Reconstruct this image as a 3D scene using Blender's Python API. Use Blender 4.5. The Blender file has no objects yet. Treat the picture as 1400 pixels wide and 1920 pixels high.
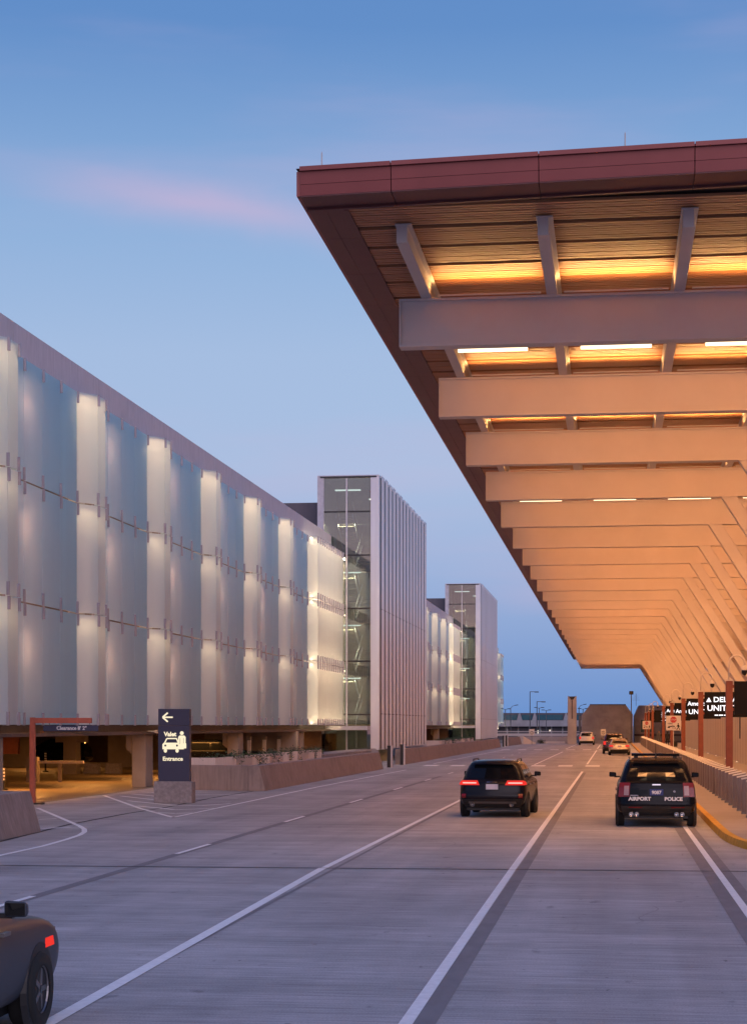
import bpy, bmesh, math, random
from math import sin, cos, pi, radians, atan
from mathutils import Vector, Matrix
random.seed(7)
S = bpy.context.scene
COL = S.collection

# ------------------------------------------------------------------ camera
F, HC = 3400.0, 2.6                    # focal length in photo pixels (1400 x 1920), eye height
TH = atan(448 / F)                     # camera turned left of the road axis
CT, ST = cos(TH), sin(TH)
cam = bpy.data.cameras.new('camera')
camo = bpy.data.objects.new('camera', cam)
COL.objects.link(camo)
cam.sensor_fit = 'VERTICAL'
cam.sensor_height = 36
cam.lens = F / 1920 * 36
cam.shift_y = (1360 - 960) / 1920      # level camera with a raised (shift) lens
cam.clip_end = 6000
camo.location = (0, 0, HC)
camo.rotation_euler = (pi / 2, 0, TH)
S.camera = camo

# ------------------------------------------------------------------ view
S.view_settings.view_transform = 'Standard'
S.view_settings.look = 'None'
S.view_settings.exposure = 0.0
S.view_settings.gamma = 1.0
S.view_settings.use_curve_mapping = False
S.render.engine = 'CYCLES'
S.cycles.use_denoising = True
S.cycles.max_bounces = 8
S.cycles.diffuse_bounces = 4
S.cycles.transparent_max_bounces = 12
S.cycles.sample_clamp_indirect = 8.0

# ------------------------------------------------------------------ sky
def srgb(*c):
    return tuple(((v / 255) / 12.92 if v / 255 <= .04045 else ((v / 255 + .055) / 1.055) ** 2.4) for v in c)

W = bpy.data.worlds.new('World')
S.world = W
W.use_nodes = True
nt = W.node_tree
nt.nodes.clear()
def wn(t, **k):
    n = nt.nodes.new(t)
    for a, b in k.items():
        setattr(n, a, b)
    return n
def wl(a, b): nt.links.new(a, b)
wo = wn('ShaderNodeOutputWorld'); bg = wn('ShaderNodeBackground')
wl(bg.outputs[0], wo.inputs[0])
tc = wn('ShaderNodeTexCoord')
sep = wn('ShaderNodeSeparateXYZ'); wl(tc.outputs['Generated'], sep.inputs[0])
ramp = wn('ShaderNodeValToRGB')
wl(sep.outputs['Z'], ramp.inputs[0])
E = ramp.color_ramp.elements
stops = [(0.0, (104, 148, 210)), (0.035, (116, 158, 214)), (0.085, (143, 173, 221)), (0.14, (161, 185, 225)),
         (0.20, (158, 184, 224)), (0.27, (134, 171, 218)), (0.36, (88, 136, 199)), (0.6, (66, 112, 184)), (1.0, (52, 92, 164))]
E[0].position, E[0].color = stops[0][0], (*srgb(*stops[0][1]), 1)
E[1].position, E[1].color = stops[-1][0], (*srgb(*stops[-1][1]), 1)
for p, c in stops[1:-1]:
    e = E.new(p); e.color = (*srgb(*c), 1)
# thin pink evening cirrus, a long streak and fainter wisps all round
mp = wn('ShaderNodeMapping'); mp.inputs['Scale'].default_value = (1.5, 1.5, 9.0)
wl(tc.outputs['Generated'], mp.inputs[0])
nz = wn('ShaderNodeTexNoise'); nz.inputs['Scale'].default_value = 2.2; nz.inputs['Detail'].default_value = 5; nz.inputs['Roughness'].default_value = .5
wl(mp.outputs[0], nz.inputs[0])
wr = wn('ShaderNodeMapRange'); wr.inputs[1].default_value = .5; wr.inputs[2].default_value = .8; wr.inputs[3].default_value = 0; wr.inputs[4].default_value = .28
wr.interpolation_type = 'SMOOTHSTEP'
wl(nz.outputs[0], wr.inputs[0])
# streak: an elongated patch around one direction of the sky
def dirv(px, py):
    k, v = (px - 700) / F, (1360 - py) / F
    return Vector((k * CT - ST, k * ST + CT, v)).normalized()
A0, A1 = dirv(170, 345), dirv(640, 425)
mid = (A0 + A1) / 2
ax = (A1 - A0); half = ax.length / 2; ax.normalize()
nrm = ax.cross(mid).normalized()
def wdot(vec, off):
    d = wn('ShaderNodeVectorMath', operation='DOT_PRODUCT'); d.inputs[1].default_value = vec
    wl(tc.outputs['Generated'], d.inputs[0])
    m = wn('ShaderNodeMath', operation='SUBTRACT'); m.inputs[1].default_value = off
    wl(d.outputs['Value'], m.inputs[0]); return m.outputs[0]
def wm(op, a, b=None):
    m = wn('ShaderNodeMath', operation=op)
    for i, v in enumerate((a, b)):
        if v is None: continue
        if isinstance(v, (int, float)): m.inputs[i].default_value = v
        else: wl(v, m.inputs[i])
    return m.outputs[0]
nz2 = wn('ShaderNodeTexNoise'); nz2.inputs['Scale'].default_value = 22; nz2.inputs['Detail'].default_value = 4
mp2 = wn('ShaderNodeMapping'); mp2.inputs['Scale'].default_value = (1, 1, 2.2); wl(tc.outputs['Generated'], mp2.inputs[0]); wl(mp2.outputs[0], nz2.inputs[0])
u = wm('DIVIDE', wdot(ax, mid.dot(ax)), half)
v = wm('DIVIDE', wm('ADD', wdot(nrm, mid.dot(nrm)), wm('MULTIPLY', wm('SUBTRACT', nz2.outputs[0], .5), .012)), .0085)
r2 = wm('ADD', wm('MULTIPLY', u, u), wm('MULTIPLY', v, v))
streak = wm('MULTIPLY', wm('EXPONENT', wm('MULTIPLY', r2, -.6)), .6)
front = wm('GREATER_THAN', wdot(mid.normalized(), 0.0), 0.0)
streak = wm('MULTIPLY', streak, front)
cl = wm('ADD', wr.outputs[0], streak); cl = wm('MINIMUM', cl, .7)
mixc = wn('ShaderNodeMix', data_type='RGBA')
wl(cl, mixc.inputs['Factor']); wl(ramp.outputs[0], mixc.inputs['A']); mixc.inputs['B'].default_value = (*srgb(198, 176, 212), 1)
# physical sky with the sun just set behind the camera: brings the warm afterglow from the west
SUN_EL, SUN_AZ = radians(1.0), radians(188)
sky = wn('ShaderNodeTexSky', sky_type='NISHITA', sun_disc=False)
sky.sun_elevation = SUN_EL
sky.sun_rotation = SUN_AZ
sk = wn('ShaderNodeMix', data_type='RGBA', blend_type='ADD')
sk.inputs['Factor'].default_value = .045
wl(mixc.outputs['Result'], sk.inputs['A']); wl(sky.outputs[0], sk.inputs['B'])
wl(sk.outputs['Result'], bg.inputs['Color'])
bg.inputs['Strength'].default_value = .95

# ------------------------------------------------------------------ sun (afterglow, wide and weak)
sl = bpy.data.lights.new('sun', 'SUN'); sl.energy = 1.35; sl.angle = radians(60); sl.color = (1.0, .74, .76)
so = bpy.data.objects.new('sun', sl); COL.objects.link(so)
so.rotation_euler = (radians(90 - 32), 0, radians(22))      # low, from behind the camera and a little to the right

# ================================================================== helpers
MATS = {}
def mat(name, col, rough=.6, metal=0.0, var=.12, scale=3.0, stretch=(1, 1, 1), bump=0.0, bscale=40.0, coat=0.0,
        emit=None, estr=0.0, stain=0.0, spec=.5):
    m = bpy.data.materials.new(name); m.use_nodes = True
    n = m.node_tree; b = n.nodes['Principled BSDF']
    b.inputs['Roughness'].default_value = rough
    b.inputs['Metallic'].default_value = metal
    b.inputs['Coat Weight'].default_value = coat
    b.inputs['Specular IOR Level'].default_value = spec
    g = n.nodes.new('ShaderNodeNewGeometry')
    mpn = n.nodes.new('ShaderNodeMapping'); mpn.inputs['Scale'].default_value = stretch
    n.links.new(g.outputs['Position'], mpn.inputs[0])
    t = n.nodes.new('ShaderNodeTexNoise'); t.inputs['Scale'].default_value = scale; t.inputs['Detail'].default_value = 6; t.inputs['Roughness'].default_value = .6
    n.links.new(mpn.outputs[0], t.inputs[0])
    cr = n.nodes.new('ShaderNodeMix'); cr.data_type = 'RGBA'
    mr = n.nodes.new('ShaderNodeMapRange'); mr.inputs[1].default_value = .3; mr.inputs[2].default_value = .7
    n.links.new(t.outputs[0], mr.inputs[0]); n.links.new(mr.outputs[0], cr.inputs['Factor'])
    cr.inputs['A'].default_value = (*[c * (1 - var) for c in col], 1)
    cr.inputs['B'].default_value = (*[min(1, c * (1 + var)) for c in col], 1)
    out = cr.outputs['Result']
    if stain:
        t2 = n.nodes.new('ShaderNodeTexNoise'); t2.inputs['Scale'].default_value = .55; t2.inputs['Detail'].default_value = 8; t2.inputs['Roughness'].default_value = .7
        n.links.new(g.outputs['Position'], t2.inputs[0])
        m2 = n.nodes.new('ShaderNodeMapRange'); m2.inputs[1].default_value = .5; m2.inputs[2].default_value = .72; m2.inputs[4].default_value = stain
        n.links.new(t2.outputs[0], m2.inputs[0])
        c2 = n.nodes.new('ShaderNodeMix'); c2.data_type = 'RGBA'
        n.links.new(m2.outputs[0], c2.inputs['Factor']); n.links.new(out, c2.inputs['A'])
        c2.inputs['B'].default_value = (*[c * .45 for c in col], 1)
        out = c2.outputs['Result']
    n.links.new(out, b.inputs['Base Color'])
    if bump:
        t3 = n.nodes.new('ShaderNodeTexNoise'); t3.inputs['Scale'].default_value = bscale; t3.inputs['Detail'].default_value = 4
        n.links.new(mpn.outputs[0], t3.inputs[0])
        bp = n.nodes.new('ShaderNodeBump'); bp.inputs['Strength'].default_value = bump; bp.inputs['Distance'].default_value = .02
        n.links.new(t3.outputs[0], bp.inputs['Height']); n.links.new(bp.outputs[0], b.inputs['Normal'])
    if emit:
        b.inputs['Emission Color'].default_value = (*emit, 1); b.inputs['Emission Strength'].default_value = estr
    MATS[name] = m
    return m

def glass(name, tint, refl=.12, rough=.02):
    m = bpy.data.materials.new(name); m.use_nodes = True
    n = m.node_tree; n.nodes.clear()
    o = n.nodes.new('ShaderNodeOutputMaterial'); mx = n.nodes.new('ShaderNodeMixShader')
    tr = n.nodes.new('ShaderNodeBsdfTransparent'); tr.inputs[0].default_value = (*tint, 1)
    gl = n.nodes.new('ShaderNodeBsdfGlossy'); gl.inputs['Roughness'].default_value = rough
    fr = n.nodes.new('ShaderNodeFresnel'); fr.inputs[0].default_value = 1.5
    ad = n.nodes.new('ShaderNodeMath'); ad.operation = 'ADD'; ad.inputs[1].default_value = refl
    n.links.new(fr.outputs[0], ad.inputs[0]); n.links.new(ad.outputs[0], mx.inputs[0])
    n.links.new(tr.outputs[0], mx.inputs[1]); n.links.new(gl.outputs[0], mx.inputs[2]); n.links.new(mx.outputs[0], o.inputs[0])
    MATS[name] = m
    return m

def frosted(name, dcol, tcol, fac):
    m = bpy.data.materials.new(name); m.use_nodes = True
    n = m.node_tree; n.nodes.clear()
    o = n.nodes.new('ShaderNodeOutputMaterial')
    d = n.nodes.new('ShaderNodeBsdfDiffuse'); t = n.nodes.new('ShaderNodeBsdfTranslucent'); g = n.nodes.new('ShaderNodeBsdfGlossy')
    d.inputs[0].default_value = (*dcol, 1); t.inputs[0].default_value = (*tcol, 1)
    ge = n.nodes.new('ShaderNodeNewGeometry'); mp_ = n.nodes.new('ShaderNodeMapping'); mp_.inputs['Scale'].default_value = (1, 1, .06)
    n.links.new(ge.outputs['Position'], mp_.inputs[0])
    nz_ = n.nodes.new('ShaderNodeTexNoise'); nz_.inputs['Scale'].default_value = 1.6; nz_.inputs['Detail'].default_value = 3
    n.links.new(mp_.outputs[0], nz_.inputs[0])
    mc = n.nodes.new('ShaderNodeMix'); mc.data_type = 'RGBA'
    n.links.new(nz_.outputs[0], mc.inputs['Factor'])
    mc.inputs['A'].default_value = (*[c * .86 for c in dcol], 1); mc.inputs['B'].default_value = (*[min(1, c * 1.1) for c in dcol], 1)
    n.links.new(mc.outputs['Result'], d.inputs[0])
    g.inputs['Roughness'].default_value = .45
    m1 = n.nodes.new('ShaderNodeMixShader'); m1.inputs[0].default_value = fac
    n.links.new(d.outputs[0], m1.inputs[1]); n.links.new(t.outputs[0], m1.inputs[2])
    fr = n.nodes.new('ShaderNodeFresnel'); fr.inputs[0].default_value = 1.2
    m2 = n.nodes.new('ShaderNodeMixShader'); n.links.new(fr.outputs[0], m2.inputs[0])
    n.links.new(m1.outputs[0], m2.inputs[1]); n.links.new(g.outputs[0], m2.inputs[2]); n.links.new(m2.outputs[0], o.inputs[0])
    MATS[name] = m
    return m

def emis(name, col, s):
    m = bpy.data.materials.new(name); m.use_nodes = True
    n = m.node_tree; n.nodes.clear()
    o = n.nodes.new('ShaderNodeOutputMaterial'); e = n.nodes.new('ShaderNodeEmission')
    e.inputs[0].default_value = (*col, 1); e.inputs[1].default_value = s
    n.links.new(e.outputs[0], o.inputs[0]); MATS[name] = m
    return m

class MB:
    def __init__(s): s.v = []; s.f = []
    def add(s, vs, fs):
        o = len(s.v); s.v += [tuple(p) for p in vs]; s.f += [tuple(i + o for i in f) for f in fs]; return s
    def box(s, x0, x1, y0, y1, z0, z1):
        return s.add([(x0, y0, z0), (x1, y0, z0), (x1, y1, z0), (x0, y1, z0), (x0, y0, z1), (x1, y0, z1), (x1, y1, z1), (x0, y1, z1)],
                     [(0, 3, 2, 1), (4, 5, 6, 7), (0, 1, 5, 4), (1, 2, 6, 5), (2, 3, 7, 6), (3, 0, 4, 7)])
    def hexa(s, bottom, top):
        return s.add(list(bottom) + list(top), [(0, 3, 2, 1), (4, 5, 6, 7), (0, 1, 5, 4), (1, 2, 6, 5), (2, 3, 7, 6), (3, 0, 4, 7)])
    def prism(s, pts, axis, a, b):
        # pts: 2-D outline; axis: extruded direction
        def P(p, t):
            return {'x': (t, p[0], p[1]), 'y': (p[0], t, p[1]), 'z': (p[0], p[1], t)}[axis]
        n = len(pts)
        return s.add([P(p, a) for p in pts] + [P(p, b) for p in pts],
                     [tuple(range(n - 1, -1, -1)), tuple(range(n, 2 * n))] + [(i, (i + 1) % n, (i + 1) % n + n, i + n) for i in range(n)])
    def poly(s, pts): return s.add(pts, [tuple(range(len(pts)))])
    def tube(s, path, r, n=8):
        path = [Vector(p) for p in path]; rings = []
        if not isinstance(r, (list, tuple)): r = [r] * len(path)
        for i, p in enumerate(path):
            d = (path[min(i + 1, len(path) - 1)] - path[max(i - 1, 0)]).normalized()
            u = d.orthogonal().normalized() if i == 0 else (u - d * u.dot(d)).normalized()
            w = d.cross(u)
            rings.append([p + (u * cos(2 * pi * k / n) + w * sin(2 * pi * k / n)) * r[i] for k in range(n)])
        vs = [q for g in rings for q in g]; fs = []
        for i in range(len(path) - 1):
            for k in range(n):
                fs.append((i * n + k, i * n + (k + 1) % n, (i + 1) * n + (k + 1) % n, (i + 1) * n + k))
        fs += [tuple(range(n - 1, -1, -1)), tuple(range((len(path) - 1) * n, len(path) * n))]
        return s.add(vs, fs)
    def lathe(s, prof, c, axis='z', n=20):
        vs, fs = [], []
        for r, h in prof:
            for k in range(n):
                a = 2 * pi * k / n
                p = {'z': (r * cos(a), r * sin(a), h), 'x': (h, r * cos(a), r * sin(a)), 'y': (r * sin(a), h, r * cos(a))}[axis]
                vs.append((p[0] + c[0], p[1] + c[1], p[2] + c[2]))
        for i in range(len(prof) - 1):
            for k in range(n):
                fs.append((i * n + k, i * n + (k + 1) % n, (i + 1) * n + (k + 1) % n, (i + 1) * n + k))
        return s.add(vs, fs)
    def mesh(s, name, m, smooth=False):
        me = bpy.data.meshes.new(name); me.from_pydata(s.v, [], s.f); me.validate()
        bm = bmesh.new(); bm.from_mesh(me); bmesh.ops.recalc_face_normals(bm, faces=bm.faces); bm.to_mesh(me); bm.free()
        me.materials.append(MATS[m] if isinstance(m, str) else m)
        if smooth:
            for p in me.polygons: p.use_smooth = True
        return me
    def build(s, name, m, parent=None, smooth=False, bevel=0, loc=(0, 0, 0)):
        o = bpy.data.objects.new(name, s.mesh(name, m, smooth)); COL.objects.link(o); o.parent = parent; o.location = loc
        if bevel:
            b = o.modifiers.new('bevel', 'BEVEL'); b.width = bevel; b.segments = 2; b.limit_method = 'ANGLE'
        return o

def tag(o, label=None, cat=None, group=None, kind=None):
    for k, val in (('label', label), ('category', cat), ('group', group), ('kind', kind)):
        if val: o[k] = val
    return o
def thing(name, label, cat, loc=(0, 0, 0), rz=0, group=None):
    o = bpy.data.objects.new(name, None); COL.objects.link(o)
    o.location = loc; o.rotation_euler = (0, 0, rz); o.empty_display_size = .3
    return tag(o, label, cat, group)
_cube = {}
def bx(name, m, parent, x0, x1, y0, y1, z0, z1):
    """a box part that shares its mesh with the other boxes of its material"""
    if m not in _cube:
        _cube[m] = MB().box(-.5, .5, -.5, .5, -.5, .5).mesh('box_' + m, m)
    o = bpy.data.objects.new(name, _cube[m]); COL.objects.link(o); o.parent = parent
    o.location = ((x0 + x1) / 2, (y0 + y1) / 2, (z0 + z1) / 2); o.scale = (abs(x1 - x0), abs(y1 - y0), abs(z1 - z0))
    return o
def inst(name, me, parent, loc=(0, 0, 0), rot=(0, 0, 0), scale=(1, 1, 1)):
    o = bpy.data.objects.new(name, me); COL.objects.link(o); o.parent = parent; o.location = loc; o.rotation_euler = rot; o.scale = scale
    return o
def copy_tree(o, parent=None):
    c = o.copy(); COL.objects.link(c); c.parent = parent
    for ch in list(o.children): copy_tree(ch, c)
    return c
def text(name, body, size, m, parent, loc, rot=(pi / 2, 0, 0), ext=.004, align='LEFT', sx=1.0, weight=0.0):
    cu = bpy.data.curves.new(name, 'FONT'); cu.body = body; cu.size = size; cu.extrude = ext; cu.align_x = align; cu.resolution_u = 3
    cu.offset = weight
    t = bpy.data.objects.new(name, cu); COL.objects.link(t)
    bpy.context.view_layer.update()
    me = bpy.data.meshes.new_from_object(t)
    bpy.data.objects.remove(t); bpy.data.curves.remove(cu)
    me.materials.clear(); me.materials.append(MATS[m])
    return inst(name, me, parent, loc, rot, (sx, 1, 1))
def area(name, parent, loc, size, power, col, rot=(0, 0, 0), spread=None):
    l = bpy.data.lights.new(name, 'AREA'); l.shape = 'RECTANGLE'; l.size, l.size_y = size; l.energy = power; l.color = col
    if spread: l.spread = spread
    o = bpy.data.objects.new(name, l); COL.objects.link(o); o.location = loc; o.rotation_euler = rot; o.parent = parent
    return o
def point(name, parent, loc, power, col, r=.2):
    l = bpy.data.lights.new(name, 'POINT'); l.energy = power; l.color = col; l.shadow_soft_size = r
    o = bpy.data.objects.new(name, l); COL.objects.link(o); o.location = loc; o.parent = parent
    return o
def gz(px, py, Z=0.0):                     # photo pixel -> point on the level Z
    d = F * (HC - Z) / (py - 1360); xc = (px - 700) * d / F
    return (xc * CT - d * ST, xc * ST + d * CT)
def strip(a, b, w, z, off=0.0):            # a flat painted strip from a to b
    d = Vector((b[0] - a[0], b[1] - a[1])).normalized(); n = Vector((d.y, -d.x))
    return [(a[0] + n.x * (off + s * w / 2), a[1] + n.y * (off + s * w / 2), z) for s in (1, -1)] + \
           [(b[0] + n.x * (off + s * w / 2), b[1] + n.y * (off + s * w / 2), z) for s in (-1, 1)]

# ------------------------------------------------------------------ materials
def road_mat():
    m = bpy.data.materials.new('road_concrete'); m.use_nodes = True
    n = m.node_tree; b = n.nodes['Principled BSDF']; b.inputs['Roughness'].default_value = .72
    b.inputs['Specular IOR Level'].default_value = .35
    g = n.nodes.new('ShaderNodeNewGeometry')
    def noise(scale, st, detail=5, rough=.6):
        mp_ = n.nodes.new('ShaderNodeMapping'); mp_.inputs['Scale'].default_value = st
        n.links.new(g.outputs['Position'], mp_.inputs[0])
        t = n.nodes.new('ShaderNodeTexNoise'); t.inputs['Scale'].default_value = scale; t.inputs['Detail'].default_value = detail; t.inputs['Roughness'].default_value = rough
        n.links.new(mp_.outputs[0], t.inputs[0]); return t.outputs[0]
    def rng(s, a, b_, c, d):
        r = n.nodes.new('ShaderNodeMapRange'); r.inputs[1].default_value = a; r.inputs[2].default_value = b_; r.inputs[3].default_value = c; r.inputs[4].default_value = d
        n.links.new(s, r.inputs[0]); return r.outputs[0]
    def mul(a, c):
        x = n.nodes.new('ShaderNodeMath'); x.operation = 'MULTIPLY'; n.links.new(a, x.inputs[0])
        if isinstance(c, float): x.inputs[1].default_value = c
        else: n.links.new(c, x.inputs[1])
        return x.outputs[0]
    tine = noise(1.0, (.9, 16, 1), 4, .7)                 # brushed across the road
    band = noise(1.0, (.12, 1.1, 1), 4)                   # broad bands across
    patch = noise(.35, (1, .5, 1), 6)
    grain = noise(45, (1, 1, 1), 3)
    track = noise(1.0, (.9, .02, 1), 3)                   # wheel tracks along
    val = mul(mul(mul(mul(rng(tine, .3, .7, .66, 1.28), rng(band, .3, .7, .82, 1.14)), rng(patch, .3, .7, .80, 1.18)), rng(grain, .3, .7, .78, 1.20)), rng(track, .3, .7, .86, 1.10))
    spots = noise(2.6, (1, .45, 1), 3, .55); val = mul(val, rng(spots, .66, .74, 1.0, .68))
    specks = noise(7.0, (1, .6, 1), 2, .5); val = mul(val, rng(specks, .72, .76, 1.0, .55))
    sc = n.nodes.new('ShaderNodeVectorMath'); sc.operation = 'SCALE'; sc.inputs[0].default_value = (.415, .40, .40)
    n.links.new(val, sc.inputs['Scale']); n.links.new(sc.outputs[0], b.inputs['Base Color'])
    bp = n.nodes.new('ShaderNodeBump'); bp.inputs['Strength'].default_value = .35; bp.inputs['Distance'].default_value = .012
    n.links.new(tine, bp.inputs['Height']); n.links.new(bp.outputs[0], b.inputs['Normal'])
    MATS['road_concrete'] = m
road_mat()
mat('ground_dirt', (.16, .15, .14), .9, scale=.2)
mat('white_paint', (.88, .87, .86), .6, var=.10, scale=9, stain=.15)
mat('tar', (.22, .205, .21), .75, var=.15, scale=4, stretch=(1, .3, 1))
mat('joint_seal', (.03, .026, .03), .8)
mat('kerb_yellow', (.62, .31, .03), .65, var=.18, scale=5, stain=.45)
mat('sidewalk', (.34, .29, .26), .75, var=.16, scale=2.0, stretch=(.5, 7, 1), bump=.15, bscale=20)
mat('barrier_concrete', (.27, .22, .21), .8, var=.22, scale=2.2, stretch=(4, 4, .35), bump=.25, bscale=18, stain=.5)
mat('block_concrete', (.27, .235, .24), .85, var=.25, scale=9, bump=.35, bscale=40, stain=.4)
mat('parapet_concrete', (.56, .50, .53), .8, var=.1, scale=2.5, stretch=(3, 3, .4), bump=.1, stain=.2)
mat('garage_concrete', (.33, .27, .22), .8, var=.12, scale=1.5, bump=.1, stain=.25)
mat('shaded_concrete', (.15, .10, .075), .8, var=.15)  # concrete with the shade under the slab put into its colour
mat('garage_floor', (.22, .17, .12), .45, var=.25, scale=.9, stretch=(.6, 2, 1), bump=.1, stain=.35)
mat('dark_void', (.012, .011, .012), .8)
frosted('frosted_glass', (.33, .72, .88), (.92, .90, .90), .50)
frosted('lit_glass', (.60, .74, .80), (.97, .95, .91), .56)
mat('clip_metal', (.42, .37, .41), .45, metal=.6)
mat('tower_panel', (.68, .68, .72), .45, metal=.1, var=.06, scale=1.0, stretch=(2, 2, .15))
mat('tower_joint', (.035, .03, .04), .6)
mat('tower_frame', (.52, .50, .54), .45, metal=.3)
mat('tower_inner', (.36, .32, .24), .7)
mat('dark_frame', (.02, .02, .025), .4)
mat('penthouse', (.13, .115, .135), .7, var=.1, scale=1, stretch=(3, 3, .3))
glass('clear_glass', (.58, .70, .75), .15)
mat('fascia_red', (.27, .070, .064), .42, var=.08, scale=1.2, metal=.25)
mat('fascia_dark', (.13, .042, .040), .5, var=.08, scale=1.2, metal=.15)
mat('beam_paint', (.56, .51, .50), .5, var=.05, scale=.7)
mat('wood_slat', (.46, .21, .105), .5, var=.10, scale=2, stretch=(.15, 1.5, 1))
mat('soffit_dark', (.018, .012, .010), .8)
mat('terminal_wall', (.60, .47, .33), .5, var=.08, scale=.8, stretch=(2, 2, .2))
mat('wall_joint', (.46, .35, .24), .6)
mat('rust_post', (.22, .055, .028), .55, var=.15, scale=4)
mat('gantry_orange', (.42, .105, .062), .5, var=.12, scale=4)
mat('sign_navy', (.035, .036, .075), .45, var=.05)
mat('sign_black', (.008, .007, .008), .55, spec=.15)
mat('bollard_metal', (.19, .15, .145), .38, metal=.55, var=.2, scale=3, stretch=(5, 5, .5))
mat('bollard_cap', (.52, .50, .50), .35, metal=.6)
mat('camera_white', (.60, .54, .50), .4)
mat('black_plastic', (.013, .013, .014), .5)
mat('dome_black', (.01, .01, .012), .08)
mat('planter_white', (.60, .53, .51), .6, var=.08, scale=3, stretch=(4, 4, .3), stain=.2)
mat('leaf', (.045, .085, .030), .6, var=.4, scale=9)
mat('grey_metal', (.14, .14, .15), .5, metal=.4)
mat('far_concrete', (.38, .37, .39), .85, var=.2, scale=.5, bump=.2, bscale=4, stain=.5)
mat('far_roof', (.11, .10, .12), .8)
mat('teal_glass', (.03, .12, .16), .25)
mat('sign_white', (.66, .62, .60), .5, var=.03)
mat('sign_red', (.45, .03, .04), .5)
emis('letter_cream', (1.0, .86, .60), 1.05)
emis('letter_white', (1.0, .93, .95), 1.6)
mat('letter_flat', (.72, .70, .70), .5, var=.03)
emis('fixture_glow', (1.0, .78, .48), 3.0)
emis('tower_glow', (1.0, .90, .70), 2.0)
emis('far_glow', (1.0, .85, .65), 1.2)
emis('tail_on', (1.0, .045, .035), .9)
emis('tail_hot', (1.0, .45, .40), 1.6)
mat('tail_off', (.16, .008, .012), .25, coat=.2)
mat('tail_clear', (.30, .20, .22), .25, coat=.2)
mat('paint_black', (.004, .0045, .008), .25, coat=.08, var=.02, spec=.16)
mat('paint_charcoal', (.008, .008, .013), .25, coat=.1, var=.02, spec=.2)
mat('paint_grey', (.05, .055, .068), .42, metal=.0, coat=.1, var=.02, spec=.2)
mat('paint_white', (.55, .52, .50), .3, coat=.6, var=.02)
mat('paint_maroon', (.05, .012, .012), .25, coat=.8, var=.02)
mat('paint_silver', (.42, .36, .32), .3, metal=.5, coat=.6, var=.02)
mat('car_glass', (.006, .007, .009), .06, var=.02, spec=.35)
mat('tyre', (.012, .012, .012), .8)
mat('rim', (.22, .22, .23), .35, metal=.8)
mat('chrome', (.55, .55, .55), .15, metal=1.0)
mat('dull_metal', (.18, .17, .17), .35, metal=.7)
mat('plate_blue', (.015, .03, .16), .4)
mat('plate_pale', (.55, .52, .60), .4)
mat('cloth_dark', (.02, .02, .025), .8)
mat('cloth_grey', (.10, .10, .12), .8)
mat('skin', (.45, .27, .19), .6)
mat('case_black', (.02, .02, .02), .5)

# ================================================================== the setting
tag(MB().poly([(-3000, -300, -.06), (3000, -300, -.06), (3000, 5000, -.06), (-3000, 5000, -.06)]).build('ground', 'ground_dirt'), kind='structure')
road = MB().poly([(-19.0, -30, 0), (26, -30, 0), (26, 262, 0), (-19.0, 262, 0)]).build('road', 'road_concrete'); tag(road, kind='structure')

# painted lines: (name, points, width)
def paint(name, pts, w, m='white_paint', z=.008, off=0.0):
    for a, b in zip(pts[:-1], pts[1:]):
        MB().poly(strip(a, b, w, z, off)).build(name, m, road)
AX = [(-1.78, 8), (-1.78, 32.5)]
paint('lane_line', [(-1.78, 8), (-1.79, 32.55)], .125)
paint('lane_line', [(-1.79, 32.62), (-1.69, 102.5)], .125)
for y0, y1 in ((121.5, 189), (203, 246)): paint('lane_line', [(-1.69, y0), (-1.66, y1)], .125)
paint('lane_line', [(-4.72, 8), (-5.22, 32.55)], .15)
paint('lane_line', [(-5.20, 32.62), (-5.27, 100.5)], .13)
for y0, y1 in ((119.5, 178), (199, 248)): paint('lane_line', [(-5.1, y0), (-4.85, y1)], .13)
paint('lane_line', [(1.86, 10), (1.83, 47.9)], .12)
for k in range(-1, 14):
    y1 = 26.64 + 12.19 * k
    if 100 < y1 < 122 or y1 > 178: continue
    paint('lane_dash', [(-8.72, y1 - 3.05), (-8.72, y1)], .11)
# darker bands of ground-off older lines
for pts, w, off in (([(-1.78, 8), (-1.7, 100)], .20, .15), ([(-5.0, 12), (-5.24, 60)], .07, .115), ([(1.86, 10), (1.82, 47)], .52, -.02), ([(-8.72, 20), (-8.72, 92)], .22, .04)):
    paint('dark_band', pts, w, 'tar', .004, off)
# left edge line with its turn into the drive, and the gore
paint('edge_line', [(-11.9, 8), (-12.12, 37.7), (-12.3, 40), (-12.48, 41.6), (-12.72, 42.8), (-13.08, 44.0), (-13.55, 45.2), (-14.2, 46.7), (-17.9, 55.1)], .13)
paint('edge_line', [(-12.26, 49.9), (-12.3, 75), (-11.9, 105)], .12)
paint('edge_line', [(-12.0, 122), (-11.4, 190)], .12)
paint('edge_line', [(-12.26, 49.9), (-14.62, 55.2), (-18.6, 65.1)], .14)
z5 = lambda x, y: gz(240 + x / 7.78, 1300 + y / 7.78)
for ch in (((370, 1740), (700, 1755), (1000, 1745)), ((130, 1645), (690, 1700), (1290, 1680)), ((0, 1570), (690, 1640), (1060, 1640), (1500, 1612)),
           ((-100, 1500), (370, 1555), (600, 1590), (1500, 1587)), ((60, 1470), (370, 1500), (600, 1535), (1600, 1531)), ((200, 1440), (370, 1450), (600, 1485), (1700, 1484))):
    paint('hatch_line', [z5(*p) for p in ch], .17)
z5b = lambda x, y: gz(x / 4.667, 1340 + y / 4.667)
for a, b in (((330, 855), (395, 852)), ((345, 918), (500, 913)), ((370, 1000), (620, 985))):
    paint('hatch_line', [z5b(*a), z5b(*b)], .15)
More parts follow.
